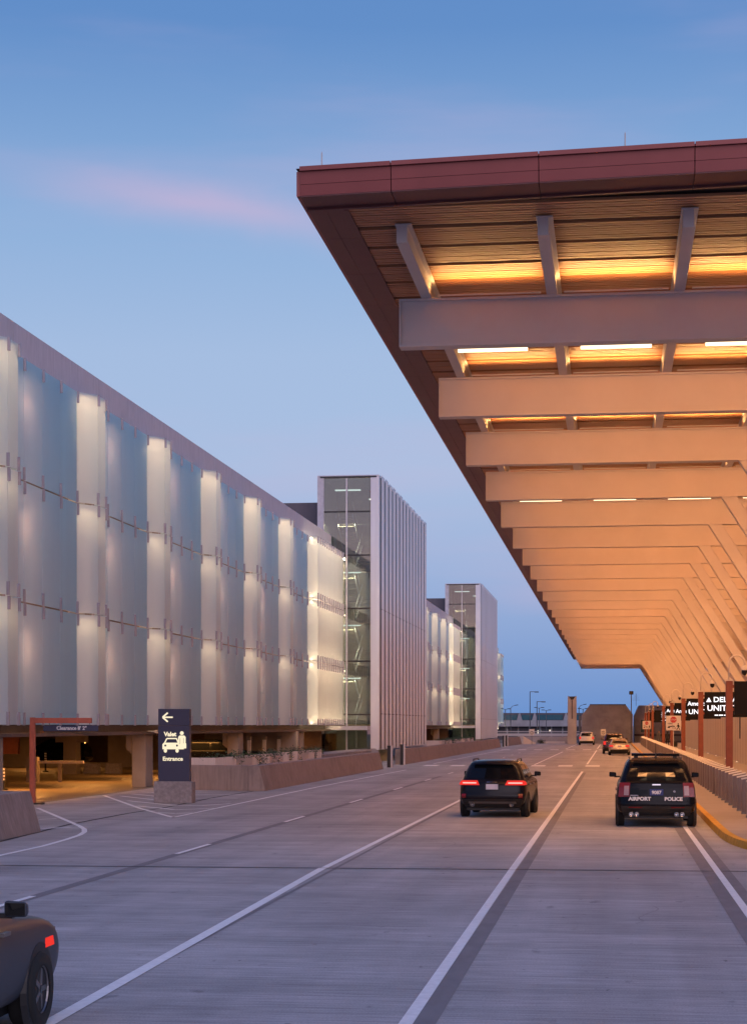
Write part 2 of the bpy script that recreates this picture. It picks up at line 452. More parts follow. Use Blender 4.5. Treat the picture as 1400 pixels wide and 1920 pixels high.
# crosswalk blocks
for yy, xs in ((116.5, [-11.6 + 1.72 * i for i in range(7)]), (193.5, [-11.3 + 1.72 * i for i in range(8)])):
    for x in xs:
        MB().poly([(x - .45, yy - 1.5, .009), (x + .45, yy - 1.5, .009), (x + .45, yy + 1.5, .009), (x - .45, yy + 1.5, .009)]).build('crossing_block', 'white_paint', road)
# sealed joints
for y in (32.58, 101.5, 170.5, 239.5):
    MB().poly(strip((-19, y - .4), (12, y + .5), .10, .006)).build('slab_joint', 'joint_seal', road)
jp = [(-13.3, 36), (-13.7, 41), (-14.1, 46), (-14.15, 52), (-14.0, 56), (-14.2, 64), (-14.05, 70.4)]
for a, b in zip(jp[:-1], jp[1:]): MB().poly(strip(a, b, .11, .005)).build('slab_joint', 'joint_seal', road)

# hairline cracks filled with sealant
rc_ = random.Random(11)
for (x, y, ang, ln) in ((-3.0, 19, .3, 3.2), (.3, 24, 1.3, 2.4), (-6.8, 27, .15, 4.0), (-3.6, 38, 1.45, 3.0), (-10.5, 41, .2, 3.5), (.2, 36, .1, 2.2), (-7.2, 50, 1.2, 4.5), (-2.9, 70, .2, 3.0), (-10.3, 66, 1.4, 6.0)):
    pts_ = [(x, y)]
    for _ in range(14):
        ang += rc_.gauss(0, .22); pts_.append((pts_[-1][0] + cos(ang) * ln / 14, pts_[-1][1] + sin(ang) * ln / 14))
    m_ = MB()
    for a, b in zip(pts_[:-1], pts_[1:]): m_.poly(strip(a, b, .012, .003))
    m_.build('crack', 'tar', road)
# sidewalk with its kerb
kp = [(2.45, 262), (2.45, 200), (2.45, 150), (2.45, 100), (2.45, 70), (2.45, 55), (2.45, 45), (2.46, 42.5), (2.50, 41.2), (2.58, 40.0), (2.72, 38.9), (2.95, 37.9), (3.5, 36.9), (4.6, 36.3), (7, 36), (12, 36)]
sw = MB(); sw.prism([(x + .16, y + .0) for x, y in kp] + [(26, 36), (26, 262)], 'z', 0.0, .148)
tag(sw.build('sidewalk', 'sidewalk'), kind='structure')
kerb = bpy.data.objects.new('kerb', None); COL.objects.link(kerb); tag(kerb, kind='structure')
fine = []
for a, b in zip(kp[:-1], kp[1:]):
    L_ = math.dist(a, b); n = max(1, round(L_ / 3.0))
    fine += [(a[0] + (b[0] - a[0]) * i / n, a[1] + (b[1] - a[1]) * i / n) for i in range(n)]
fine.append(kp[-1])
def off_pt(i, o):
    a, b = Vector(fine[max(i - 1, 0)]), Vector(fine[min(i + 1, len(fine) - 1)])
    d = (b - a).normalized(); n = Vector((-d.y, d.x))
    return (fine[i][0] + n.x * o, fine[i][1] + n.y * o)
for i in range(len(fine) - 1):
    d = (Vector(fine[i + 1]) - Vector(fine[i])).normalized() * .006
    if math.dist(fine[i], fine[i + 1]) < .5: d *= 0
    a0, a1 = off_pt(i, 0), off_pt(i, .20); b0, b1 = off_pt(i + 1, 0), off_pt(i + 1, .20)
    sh = lambda p, s: (p[0] + d.x * s, p[1] + d.y * s)
    bt = [(*sh(a0, 1), -.02), (*sh(b0, -1), -.02), (*sh(b1, -1), -.02), (*sh(a1, 1), -.02)]
    a0t, b0t = off_pt(i, .03), off_pt(i + 1, .03)
    tp = [(*sh(a0t, 1), .156), (*sh(b0t, -1), .156), (*sh(b1, -1), .156), (*sh(a1, 1), .156)]
    MB().hexa(bt, tp).build('kerb_stone', 'kerb_yellow', kerb)

# ================================================================== terminal canopy
BY0, BP, NB = 39.8, 9.14, 26
BX0, BX1 = -4.65, 19.0
BZ0, BZ1 = 10.92, 11.97
SOF = 12.37
canopy = thing('terminal_canopy', 'huge red-edged entrance canopy with slatted wood soffit and pale girders over the kerbside lanes', 'canopy', (0, 0, 0))
KEND = BY0 + BP * (NB - 1) + 3
skew = lambda x: -.07 * (x + 5.73)
FY = 33.1
# I-shaped girders
gm = MB()
gm.box(BX0, BX1, -.02, .02, BZ0 + .05, BZ1 - .05).box(BX0, BX1, -.21, .21, BZ0, BZ0 + .05).box(BX0, BX1, -.21, .21, BZ1 - .05, BZ1).box(BX0, BX0 + .03, -.2, .2, BZ0 + .05, BZ1 - .05)
gm.box(BX0, BX1, -.13, -.10, BZ0 + .05, BZ1 - .05)
gme = gm.mesh('girder', 'beam_paint')
PX = [-4.03 + 2.735 * i for i in range(9)]
# inclined struts: run down and back to the terminal
sa = .627
stop_x = 4.75
sm = MB()
s_top, s_bot = BZ0, 0.15
sx_t, sx_b = stop_x * .832, stop_x * .832 + sa * (BZ0 - .15)
for off, ww in ((-.16, .04), (.12, .04)):
    sm.hexa([(sx_b, off, s_bot), (sx_b + .50, off, s_bot), (sx_b + .50, off + ww, s_bot), (sx_b, off + ww, s_bot)],
            [(sx_t, off, s_top), (sx_t + .50, off, s_top), (sx_t + .50, off + ww, s_top), (sx_t, off + ww, s_top)])
for o2 in (-.03, .50):
    sm.hexa([(sx_b + o2, -.2, s_bot), (sx_b + o2 + .03, -.2, s_bot), (sx_b + o2 + .03, .2, s_bot), (sx_b + o2, .2, s_bot)],
            [(sx_t + o2, -.2, s_top), (sx_t + o2 + .03, -.2, s_top), (sx_t + o2 + .03, .2, s_top), (sx_t + o2, .2, s_top)])
sme = sm.mesh('strut', 'beam_paint')
for n in range(NB):
    y = BY0 + BP * n
    inst('girder', gme, canopy, (0, y, 0))
    inst('strut', sme, canopy, (0, y, 0))
# purlins: short channels between the ends, resting on the girders
for i, x in enumerate(PX):
    ye = 35.0 + skew(x) - skew(-4.03)
    pb = MB()
    pb.box(x - .13, x + .10, ye, KEND - 1, BZ1 + .004, BZ1 + .03).box(x - .13, x - .105, ye, KEND - 1, BZ1 + .03, SOF - .06)
    pb.box(x + .05, x + .075, ye, KEND - 1, BZ1 + .03, SOF - .06).box(x - .16, x + .16, ye - .03, KEND - 1, SOF - .06, SOF - .03)
    pb.box(x - .13, x + .075, ye - .015, ye, BZ1 + .004, SOF - .06)
    pb.build('purlin', 'beam_paint', canopy)
# soffit: a dark deck, and the wooden slats that hang under it in modules
MB().poly([(-5.1, FY + .3, SOF + .10), (BX1, FY - 1.5, SOF + .10), (BX1, KEND, SOF + .10), (-5.1, KEND, SOF + .10)]).build('soffit_deck', 'soffit_dark', canopy)
MOD = 1.46
slat = MB().box(-5.02, BX1, -.052, .052, SOF - .0, SOF + .055).mesh('slat', 'wood_slat')
ym = 44.1 - MOD * 7
ns = 0
while ym < KEND:
    pan = None
    y0, y1 = ym + .09, ym + MOD - .09
    if ym < BY0 + BP * 4.2:
        pan = bpy.data.objects.new('soffit_module', None); COL.objects.link(pan); pan.parent = canopy
        for j in range(8):
            yy = y0 + (j + .5) * (y1 - y0) / 8
            if yy < FY + .9: continue
            inst('slat', slat, pan, (0, yy, random.uniform(-.004, .004))); ns += 1
    else:
        MB().box(-5.02, BX1, y0, y1, SOF, SOF + .05).build('soffit_module', 'wood_slat', canopy)
    ym += MOD
# red fascia: front panels between joints, return edge on the left
fj = [-5.73, -4.02, -1.32, 1.44, 4.2, 6.95, 9.7, 12.4, 15.2, 19.0]
for a, b in zip(fj[:-1], fj[1:]):
    ya, yb = FY + skew(a), FY + skew(b); g = .008
    def fp(z0, z1, o0, o1, name, m):
        MB().hexa([(a + g, ya - o0, z0), (b - g, yb - o0, z0), (b - g, yb + .1, z0), (a + g, ya + .1, z0)],
                  [(a + g, ya - o1, z1), (b - g, yb - o1, z1), (b - g, yb + .1, z1), (a + g, ya + .1, z1)]).build(name, m, canopy)
    fp(12.40, 12.592, .0, .03, 'fascia_panel', 'fascia_red')
    fp(12.60, 12.825, .03, .06, 'fascia_panel', 'fascia_red')
    fp(12.83, 12.91, .12, .12, 'roof_coping', 'fascia_red')
    MB().hexa([(a + g, ya, 12.375), (b - g, yb, 12.375), (b - g, yb + .72, 12.375), (a + g, ya + .72, 12.375)],
              [(a + g, ya, 12.395), (b - g, yb, 12.395), (b - g, yb + .72, 12.46), (a + g, ya + .72, 12.46)]).build('soffit_border', 'fascia_dark', canopy)
    MB().hexa([(a + g, ya + .725, 12.33), (b - g, yb + .725, 12.33), (b - g, yb + .82, 12.33), (a + g, ya + .82, 12.33)],
              [(a + g, ya + .725, 12.46), (b - g, yb + .725, 12.46), (b - g, yb + .82, 12.46), (a + g, ya + .82, 12.46)]).build('border_trim', 'fascia_dark', canopy)
yy = FY + .02
while yy < KEND:
    ln = min(2.9, KEND - yy)
    bx('soffit_border', 'fascia_dark', canopy, -5.725, -5.40, yy, yy + ln - .012, 12.372, 12.45)
    bx('soffit_border', 'fascia_dark', canopy, -5.392, -5.03, max(yy, FY + .78), yy + ln - .012, 12.372, 12.45)
    bx('fascia_panel', 'fascia_red', canopy, -5.80, -5.73, yy, yy + ln - .012, 12.40, 12.85)
    yy += 2.9
bx('border_trim', 'fascia_dark', canopy, -5.028, -4.95, FY + .8, KEND, 12.33, 12.46)
MB().poly([(-5.8, FY - .05, 12.89), (BX1, FY - 1.75, 12.89), (BX1, KEND, 12.89), (-5.8, KEND, 12.89)]).build('roof_deck', 'fascia_dark', canopy)
for x, yr_ in ((-5.38, FY + .35), (.22, FY - .05)):
    MB().lathe([(.014, 12.9), (.011, 13.28), (.001, 13.32)], (x, yr_, 0), 'z', 6).build('lightning_rod', 'camera_white', canopy)
# lights: an uplight channel along each girder and hanging tubes in every third bay
WARM = (1.0, .53, .175)
for n in range(NB):
    y = BY0 + BP * n
    for x0, x1 in zip(PX[:-1], PX[1:]):
        bx('light_channel', 'beam_paint', canopy, x0 + .25, x1 - .25, y - .30, y - .25, BZ1 + .02, BZ1 + .05) if n < 5 else None
    if n < 6:
        for x0, x1 in zip(PX[:-1], PX[1:]):
            area('uplight', canopy, ((x0 + x1) / 2 - .02, y - .40, BZ1 + .08), (x1 - x0 - .5, .06), 66 * random.uniform(.88, 1.1), WARM, (-radians(180 - 20), 0, 0))
    else:
        area('uplight', canopy, ((PX[0] + PX[-1]) / 2, y - .40, BZ1 + .08), (PX[-1] - PX[0] - .3, .06), 560, WARM, (-radians(180 - 20), 0, 0))
    if n % 3 == 0:
        for x0, x1 in zip(PX[:-1], PX[1:]):
            c = (x0 + x1) / 2
            if n <= 6:
                t = MB().box(c - .78, c + .78, y + .80, y + .88, BZ0 + .06, BZ0 + .13).build('tube_light', 'fixture_glow', canopy)
    if n > 22: continue
    area('fill_light', canopy, (4.2, y + 2.4, BZ1 - .02), (16.5, .25), 470, (1.0, .42, .15), (radians(60), 0, 0), radians(125))  # added fill without a fixture, brightens the next girder's front
    area('fill_light', canopy, (4.6, y + 4.2, BZ1 - .02), (14.0, .25), 330, (1.0, .46, .18), (0, 0, 0), radians(95))  # added fill without a fixture, warms the lanes and sidewalk below

# ================================================================== terminal front behind the sidewalk
term = thing('terminal_building', 'amber lit terminal front of tall panels behind the raking struts', 'building', (14.5, 60, 0))
for i in range(27):
    y = 40 + i * BP - 60
    bx('wall_panel', 'terminal_wall', term, 0, .3, y, y + BP - .004, 0.15, 12.3)
    for z in (4.0, 8.0):
        bx('rail', 'wall_joint', term, -.06, 0, y, y + BP - .08, z, z + .15)
hoard = thing('hoarding_wall', 'long tan site hoarding of upright boards with small floor lamps along the sidewalk', 'wall', (8.3, 70, .15))
for i in range(58):
    y = i * 2.44
    bx('board', 'terminal_wall', hoard, 0, .09, y, y + 2.42, 0, 3.7)
    bx('batten', 'wall_joint', hoard, -.014, 0, y - .03, y + .05, 0, 3.7)
    if i % 5 == 1:
        MB().lathe([(.05, .02), (.05, .07), (.0, .09)], (-.18, y + .8, 0), 'z', 8).build('floor_lamp', 'far_glow', hoard)
dp = thing('canopy_downpipe', 'thin dark pipe hanging beside the black sign nearest the camera', 'pipe', (8.05, 118, 0))
MB().tube([(0, 0, 1.75), (0, 0, 3.6)], .035).build('pipe', 'black_plastic', dp)
MB().box(-.07, .3, -.06, .06, 3.6, 3.75).build('hanger', 'black_plastic', dp)

# ================================================================== kerbside signs on posts with cameras
def pylon(y, lines, label):
    t = thing('sign_pylon', label, 'sign', (4.0, y, .15), 0, 'kerbside airline signs')
    p = MB().box(-.115, .115, -.14, .14, 0, 3.99).build('post', 'rust_post', t, bevel=.01)
    MB().box(-.14, .14, -.17, .17, 3.99, 4.03).build('cap', 'camera_white', t)
    b = MB().box(.17, 2.10, -.09, .09, 2.82, 3.98).build('display', 'sign_black', t, bevel=.012)
    MB().box(.115, .17, -.05, .05, 2.95, 3.05).box(.115, .17, -.05, .05, 3.75, 3.85).build('bracket', 'rust_post', t)
    for body, x, z, size, sx in lines:
        if body == '^':
            MB().prism([(x, z), (x + .24, z), (x + .12, z + .21)], 'y', -.105, -.093).build('emblem', 'letter_white', t)
        elif body == '_':
            for xa, xb in ((.0, .16), (.19, .38), (.42, .55)): bx('small_print', 'letter_white', t, x + xa, x + xb, -.10, -.093, z, z + .05)
        else:
            text('lettering', body, size, 'letter_white', t, (x, -.098, z), sx=sx, weight=.006)
    # gooseneck with a dome camera
    g = MB(); path = [(0, 0, 4.03), (0, 0, 4.62)] + [(.26 - .26 * cos(a), 0, 4.62 + .26 * sin(a)) for a in [pi * k / 8 for k in range(1, 9)]] + [(.52, 0, 4.50)]
    g.tube(path, .03, 8); arm = g.build('camera_arm', 'camera_white', t, smooth=True)
    MB().lathe([(.0, 4.52), (.06, 4.52), (.10, 4.45), (.11, 4.36), (.0, 4.36)], (.52, 0, 0), 'z', 12).build('camera_housing', 'camera_white', t)
    MB().lathe([(.10, 4.36), (.105, 4.30), (.08, 4.22), (.03, 4.18), (.0, 4.175)], (.52, 0, 0), 'z', 12).build('camera_dome', 'dome_black', t, smooth=True)
    return t
UN = ('UNITED', .28, 3.12, .36, 1.05)
SM = ('_', .62, 2.89, .10, 1.0)
pylon(64.0, [], 'blank black sign on rust red post, nearest of the kerbside row')
pylon(84.5, [('^', .24, 3.52, 0, 1), ('DELTA', .56, 3.52, .33, 1.1), UN, SM], 'black kerbside sign lettered DELTA over UNITED')
pylon(105.2, [('American', .24, 3.58, .34, .95), ('UNITED', .28, 3.10, .38, 1.05)], 'black kerbside sign lettered American over UNITED')
pylon(125.5, [('American', .26, 3.30, .36, .95)], 'black kerbside sign with American alone at mid height')
pylon(146.3, [('American', .24, 3.50, .36, .95)], 'black kerbside sign with American near its top, fifth post along')
pylon(186.0, [('JetBlue', .9, 3.60, .34, 1), ('SOUTHWEST', .9, 3.25, .30, .8), ('ALASKA', .9, 2.90, .32, .9)], 'black kerbside sign with three lines of small lettering')
pylon(206.5, [], 'small dark kerbside sign, second from the far end of the row')
pylon(227.0, [], 'tiny dark kerbside sign at the far end of the row')

# ================================================================== bollards
bol = MB().hexa([(-.19, -.09, 0), (.19, -.09, 0), (.19, .09, 0), (-.19, .09, 0)], [(-.19, -.09, .95), (.19, -.09, 1.03), (.19, .09, 1.03), (-.19, .09, .95)]).mesh('bollard_body', 'bollard_metal')
cap = MB().hexa([(-.2, -.10, .955), (.2, -.10, 1.035), (.2, .10, 1.035), (-.2, .10, .955)], [(-.19, -.09, .985), (.19, -.09, 1.065), (.19, .09, 1.065), (-.19, .09, .985)]).mesh('bollard_cap', 'bollard_cap')
bst = MB().hexa([(-.21, -.11, 0), (.21, -.11, 0), (.21, .11, 0), (-.21, .11, 0)], [(-.195, -.095, .05), (.195, -.095, .05), (.195, .095, .05), (-.195, .095, .05)]).mesh('bollard_base', 'grey_metal')
y = 49.2
i = 0
while y < 236:
    t = thing('bollard', 'flat grey-brown metal bollard in the long row between kerb and signs', 'bollard', (3.72, y, .148), 0, 'bollards along the sidewalk')
    inst('shaft', bol, t); inst('cap', cap, t)
    if i < 12: inst('foot', bst, t)
    y += 1.86
    i += 1

# ================================================================== crossing signs and speed signs
def crossing_sign(loc, label, full=True, h=3.18):
    t = thing('crossing_sign', label, 'sign', loc, 0, 'stop here for pedestrians signs'); t.scale = (.67, .67, .67)
    MB().tube([(0, .04, 0), (0, .04, h)], .028).build('pole', 'camera_white', t)
    MB().box(-.60, .60, -.012, .012, h - 1.19, h).build('plate', 'sign_white', t, bevel=.008)
    MB().prism([(.0 + .27 * cos(a), h - .32 + .27 * sin(a)) for a in [pi / 8 + k * pi / 4 for k in range(8)]], 'y', -.02, -.013).build('stop_symbol', 'sign_red', t)
    text('lettering', 'STOP', .19, 'letter_flat', t, (0, -.022, h - .385), align='CENTER')
    text('lettering', 'HERE', .18, 'sign_black', t, (-.48, -.014, h - .70))
    text('lettering', 'FOR', .18, 'sign_black', t, (-.12, -.014, h - 1.06))
    a = MB(); a.prism([(-.50, h - .98), (-.34, h - .80), (-.34, h - .86), (-.06, h - .80), (.12, h - .84), (.12, h - .90), (-.06, h - .88), (-.30, h - .93), (-.27, h - 1.0)], 'y', -.019, -.013); a.build('arrow', 'sign_black', t)
    m = MB()
    m.lathe([(.0, -.019), (.055, -.019), (.055, -.013), (0, -.013)], (.38, 0, h - .66), 'y', 10)
    m.prism([(.32, h - .73), (.44, h - .73), (.44, h - .95), (.34, h - .95)], 'y', -.0185, -.0135)
    m.prism([(.34, h - .95), (.40, h - .95), (.29, h - 1.15), (.22, h - 1.15)], 'y', -.019, -.013)
    m.prism([(.39, h - .95), (.44, h - .95), (.55, h - 1.15), (.48, h - 1.15)], 'y', -.019, -.013)
    m.prism([(.43, h - .74), (.55, h - .92), (.51, h - .94), (.42, h - .82)], 'y', -.019, -.013)
    m.prism([(.33, h - .74), (.24, h - .88), (.28, h - .91), (.35, h - .80)], 'y', -.019, -.013)
    m.build('walking_figure', 'sign_black', t)
    return t
crossing_sign((3.27, 100, .148), 'white stop-for-pedestrians sign with red octagon, the larger nearer one', h=4.44)
crossing_sign((3.3, 180, .148), 'white stop-for-pedestrians sign with red octagon, the small far one', h=4.30)
def speed_sign(loc, label):
    t = thing('speed_sign', label, 'sign', loc, 0, 'small white road signs ahead')
    MB().box(-.03, .03, -.02, .02, 0, 2.0).build('pole', 'grey_metal', t)
    MB().box(-.33, .33, -.05, -.03, 1.25, 2.1).build('plate', 'sign_white', t, bevel=.006)
    MB().lathe([(.0, -.056), (.22, -.056), (.22, -.051), (.0, -.051)], (0, 0, 1.62), 'y', 14).build('ring_symbol', 'sign_black', t)
    MB().lathe([(.0, -.061), (.16, -.061), (.16, -.0565), (.0, -.0565)], (0, 0, 1.62), 'y', 14).build('ring_inner', 'sign_white', t)
    bx('bar_symbol', 'sign_black', t, -.03, .03, -.066, -.0615, 1.52, 1.72)
    return t
speed_sign((-10.6, 240.5, .0), 'small white road sign left of the far concrete pillar')
speed_sign((-1.25, 243, .0), 'small white road sign before the blank concrete end wall')

# ================================================================== parking garage with the frosted glass screen
GX = -19.0
ROWS = [(2.62, 6.57), (6.63, 10.53), (10.59, 14.54)]
PITCH = 9.87
panel_unit = {}
def panel(name, m, parent, a, b, z0, z1, th=.03):
    """glass panel standing between plan points a and b"""
    d = Vector((b[0] - a[0], b[1] - a[1])); L_ = d.length
    key = (m, round(L_, 3), round(z1 - z0, 3))
    if key not in panel_unit: panel_unit[key] = MB().box(0, L_, -th / 2, th / 2, 0, z1 - z0).mesh('panel_' + m, m)
    return inst(name, panel_unit[key], parent, (a[0], a[1], z0), (0, 0, math.atan2(d.y, d.x)))
clip = MB().box(-.05, .04, -.03, .03, 0, .42).mesh('clip', 'clip_metal')

def garage(label, ya, yb, bumps, dense=None, lights=True, open_front=None, cols=(), detail=True):
    g = thing('parking_garage', label, 'garage', (GX, (ya + yb) / 2, 0))
    oy = -(ya + yb) / 2
    P = lambda x, y: (x, y + oy)
    # structure: floors, back wall, parapet in panels
    for k, z in enumerate((2.35, 6.25, 10.25, 14.0)):
        bx('floor_slab', 'shaded_concrete' if k == 0 else 'garage_concrete', g, -30, -.50, ya + oy, yb + oy, z, (2.6 if k == 0 else z + .35))
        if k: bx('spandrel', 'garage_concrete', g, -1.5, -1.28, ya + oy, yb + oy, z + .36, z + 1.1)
    bx('edge_beam', 'shaded_concrete', g, -.62, -.16, ya + oy, yb + oy, 2.22, 2.34)
    bx('end_wall', 'shaded_concrete', g, -30, -.95, yb + oy - .5, yb + oy - .2, 0, 14)
    bx('back_wall', 'garage_concrete', g, -30.3, -30.0, ya + oy, yb + oy, 0, 14)
    if detail or True:
        yp = ya
        while yp < yb - .1:
            ye = min(yp + 15.0, yb)
            bx('parapet_panel', 'parapet_concrete', g, -.62, -.32, yp + oy + .012, ye + oy - .012, 13.6, 15.75)
            yp = ye
    for yc in cols:
        c = MB().box(-.95, -.35, yc + oy - .6, yc + oy + .6, 0, 2.21)
        c.prism([(-.95, 1.35), (-.95, 2.21), (-1.25, 2.21), (-1.25, 1.6)], 'y', yc + oy - .45, yc + oy + .45)
        c.build('column', 'garage_concrete', g, bevel=.03)
        for xr in (-9.5, -19):
            MB().box(xr - .35, xr + .35, yc + oy - .4, yc + oy + .4, 0, 2.249).box(xr - .8, xr + .8, yc + oy - .36, yc + oy + .36, 1.7, 2.248).build('column', 'garage_concrete', g)
    far_clips = MB()
    def clips(pan, x, y, z0, z1):
        if detail:
            nonlocal_count[0] += 1
            if nonlocal_count[0] <= 145:
                for zz in (z0 - .02, z1 - .40):
                    o = inst('clip', clip, pan)
                    o.matrix_basis = pan.matrix_basis.inverted() @ Matrix.Translation((x + .05, y + (.05 if zz > z0 else -.03), zz))
                return
        for zz in (z0 - .02, z1 - .40):
            far_clips.box(x - .01, x + .09, y - .03, y + .03, zz, zz + .42)
    nonlocal_count = [0]
    segs = []     # (a, b, kind)
    for bi, yb0 in enumerate(bumps):
        nxt = bumps[bi + 1] if bi + 1 < len(bumps) else None
        if dense and bi == len(bumps) - 1: break
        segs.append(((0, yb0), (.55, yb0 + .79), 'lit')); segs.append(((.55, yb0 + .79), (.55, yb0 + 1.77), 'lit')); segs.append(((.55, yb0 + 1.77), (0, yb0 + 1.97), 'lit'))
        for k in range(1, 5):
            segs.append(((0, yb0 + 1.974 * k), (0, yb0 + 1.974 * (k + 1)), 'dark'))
    if dense:
        y0, y1 = dense
        segs.append(((0, y0), (.5, y0 + 1.0), 'lit'))
        n = round((y1 - y0 - 1.0) / .93)
        for k in range(n):
            segs.append(((.5, y0 + 1.0 + k * (y1 - y0 - 1) / n), (.5, y0 + 1.0 + (k + 1) * (y1 - y0 - 1) / n), 'lit'))
    for a, b, kind in segs:
        if a[1] < ya - .5 or b[1] > yb + 1: continue
        for z0, z1 in ROWS:
            d = Vector((b[0] - a[0], b[1] - a[1])).normalized() * .012
            pa, pb = P(a[0] + d.x, a[1] + d.y), P(b[0] - d.x, b[1] - d.y)
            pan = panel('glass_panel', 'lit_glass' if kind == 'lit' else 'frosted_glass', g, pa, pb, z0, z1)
            clips(pan, pb[0], pb[1] , z0, z1)
    if far_clips.v:
        tag(far_clips.build('clip', 'clip_metal', g), kind='stuff')
    # lamps behind the screen
    CREAM = (1.0, .76, .46)
    for bi, yb0 in enumerate(bumps):
        if yb0 < ya: continue
        last = dense and bi == len(bumps) - 1
        if last: continue
        bx('light_baffle', 'planter_white', g, -.31, -.27, yb0 + oy - .0, yb0 + oy + 1.95, 2.7, 14.4)  # added unseen sheet, confines the screen lamps' light to the bay
        MB().prism([(-.3, yb0 + oy), (.0, yb0 + oy + .02), (.52, yb0 + oy + .80), (.52, yb0 + oy + 1.75), (-.3, yb0 + oy + 1.95)], 'z', 14.47, 14.50).build('light_leak_cap', 'clip_metal', g)  # added cap, stops lamp light leaking up onto the parapet
        for k, (z0, z1) in enumerate(ROWS):
            area('screen_lamp', g, (-.12, yb0 + oy + .95, z1 - .10), (.2, 1.3), (16, 16, 190)[k], CREAM)
        for k, (z0, z1) in enumerate(ROWS):
            if yb0 + 6 < yb:
                point('ceiling_lamp', g, (-.62, yb0 + oy + 4.3, z0 + 2.5), (230, 200, 160)[k], (1.0, .50, .30), .2)
    if dense:
        y0, y1 = dense
        bx('light_baffle', 'planter_white', g, -.31, -.27, y0 + oy, y1 + oy, 2.7, 14.4)  # added unseen sheet, confines the lamp light behind the dense panels
        for k, (z0, z1) in enumerate(ROWS):
            area('screen_lamp', g, (.10, (y0 + y1) / 2 + oy, z1 - .10), (.25, y1 - y0 - .6), (300, 300, 800)[k], CREAM)
            area('screen_lamp', g, (.10, (y0 + y1) / 2 + oy, z0 + .10), (.25, y1 - y0 - .6), (300, 200, 200)[k], CREAM, (pi, 0, 0))
    return g, oy

B0 = 72.81
g1, oy1 = garage('long garage front of frosted glass panels at left, nearest the camera', 42.0, 124.3,
                 [B0 + PITCH * k for k in (-4, -3, -2, -1, 0, 1, 2, 3, 4)], dense=(112.37, 124.2), cols=(55.5, 74.6, 93.6, 112.6))
g2, oy2 = garage('frosted glass garage front between the two stair towers', 158.0, 221.3,
                 [161.5 + PITCH * k for k in range(6)], dense=(161.5 + PITCH * 5, 221.2), cols=(165, 184, 203), detail=False)
g3, oy3 = garage('farthest sliver of glowing frosted glass garage beyond both stair towers', 255.5, 310,
                 [261 + PITCH * k for k in range(6)], dense=(261 + PITCH * 4, 309.5), cols=(), detail=False)
tag(MB().poly([(-49, 41, .012), (-19.0, 41, .012), (-19.0, 222, .012), (-49, 222, .012)]).build('garage_floor', 'garage_floor'), kind='structure')
# interior lamps of the ground floor
AMB = (1.0, .40, .09)
for yy_, pw in ((50, 260), (60, 330), (69.5, 330), (80, 200), (90, 170), (101, 170), (112, 150), (122, 120)):
    area('garage_lamp', None, (-23.5, yy_, 2.33), (2.5, .3), pw * .95, AMB)
    if yy_ > 55: area('garage_lamp', None, (-34.0, yy_ + 3, 2.33), (2.5, .3), pw * .55, AMB)
for yy_ in (168, 182, 198, 213):
    area('garage_lamp', None, (-22.5, yy_, 2.33), (2.5, .3), 110, AMB)

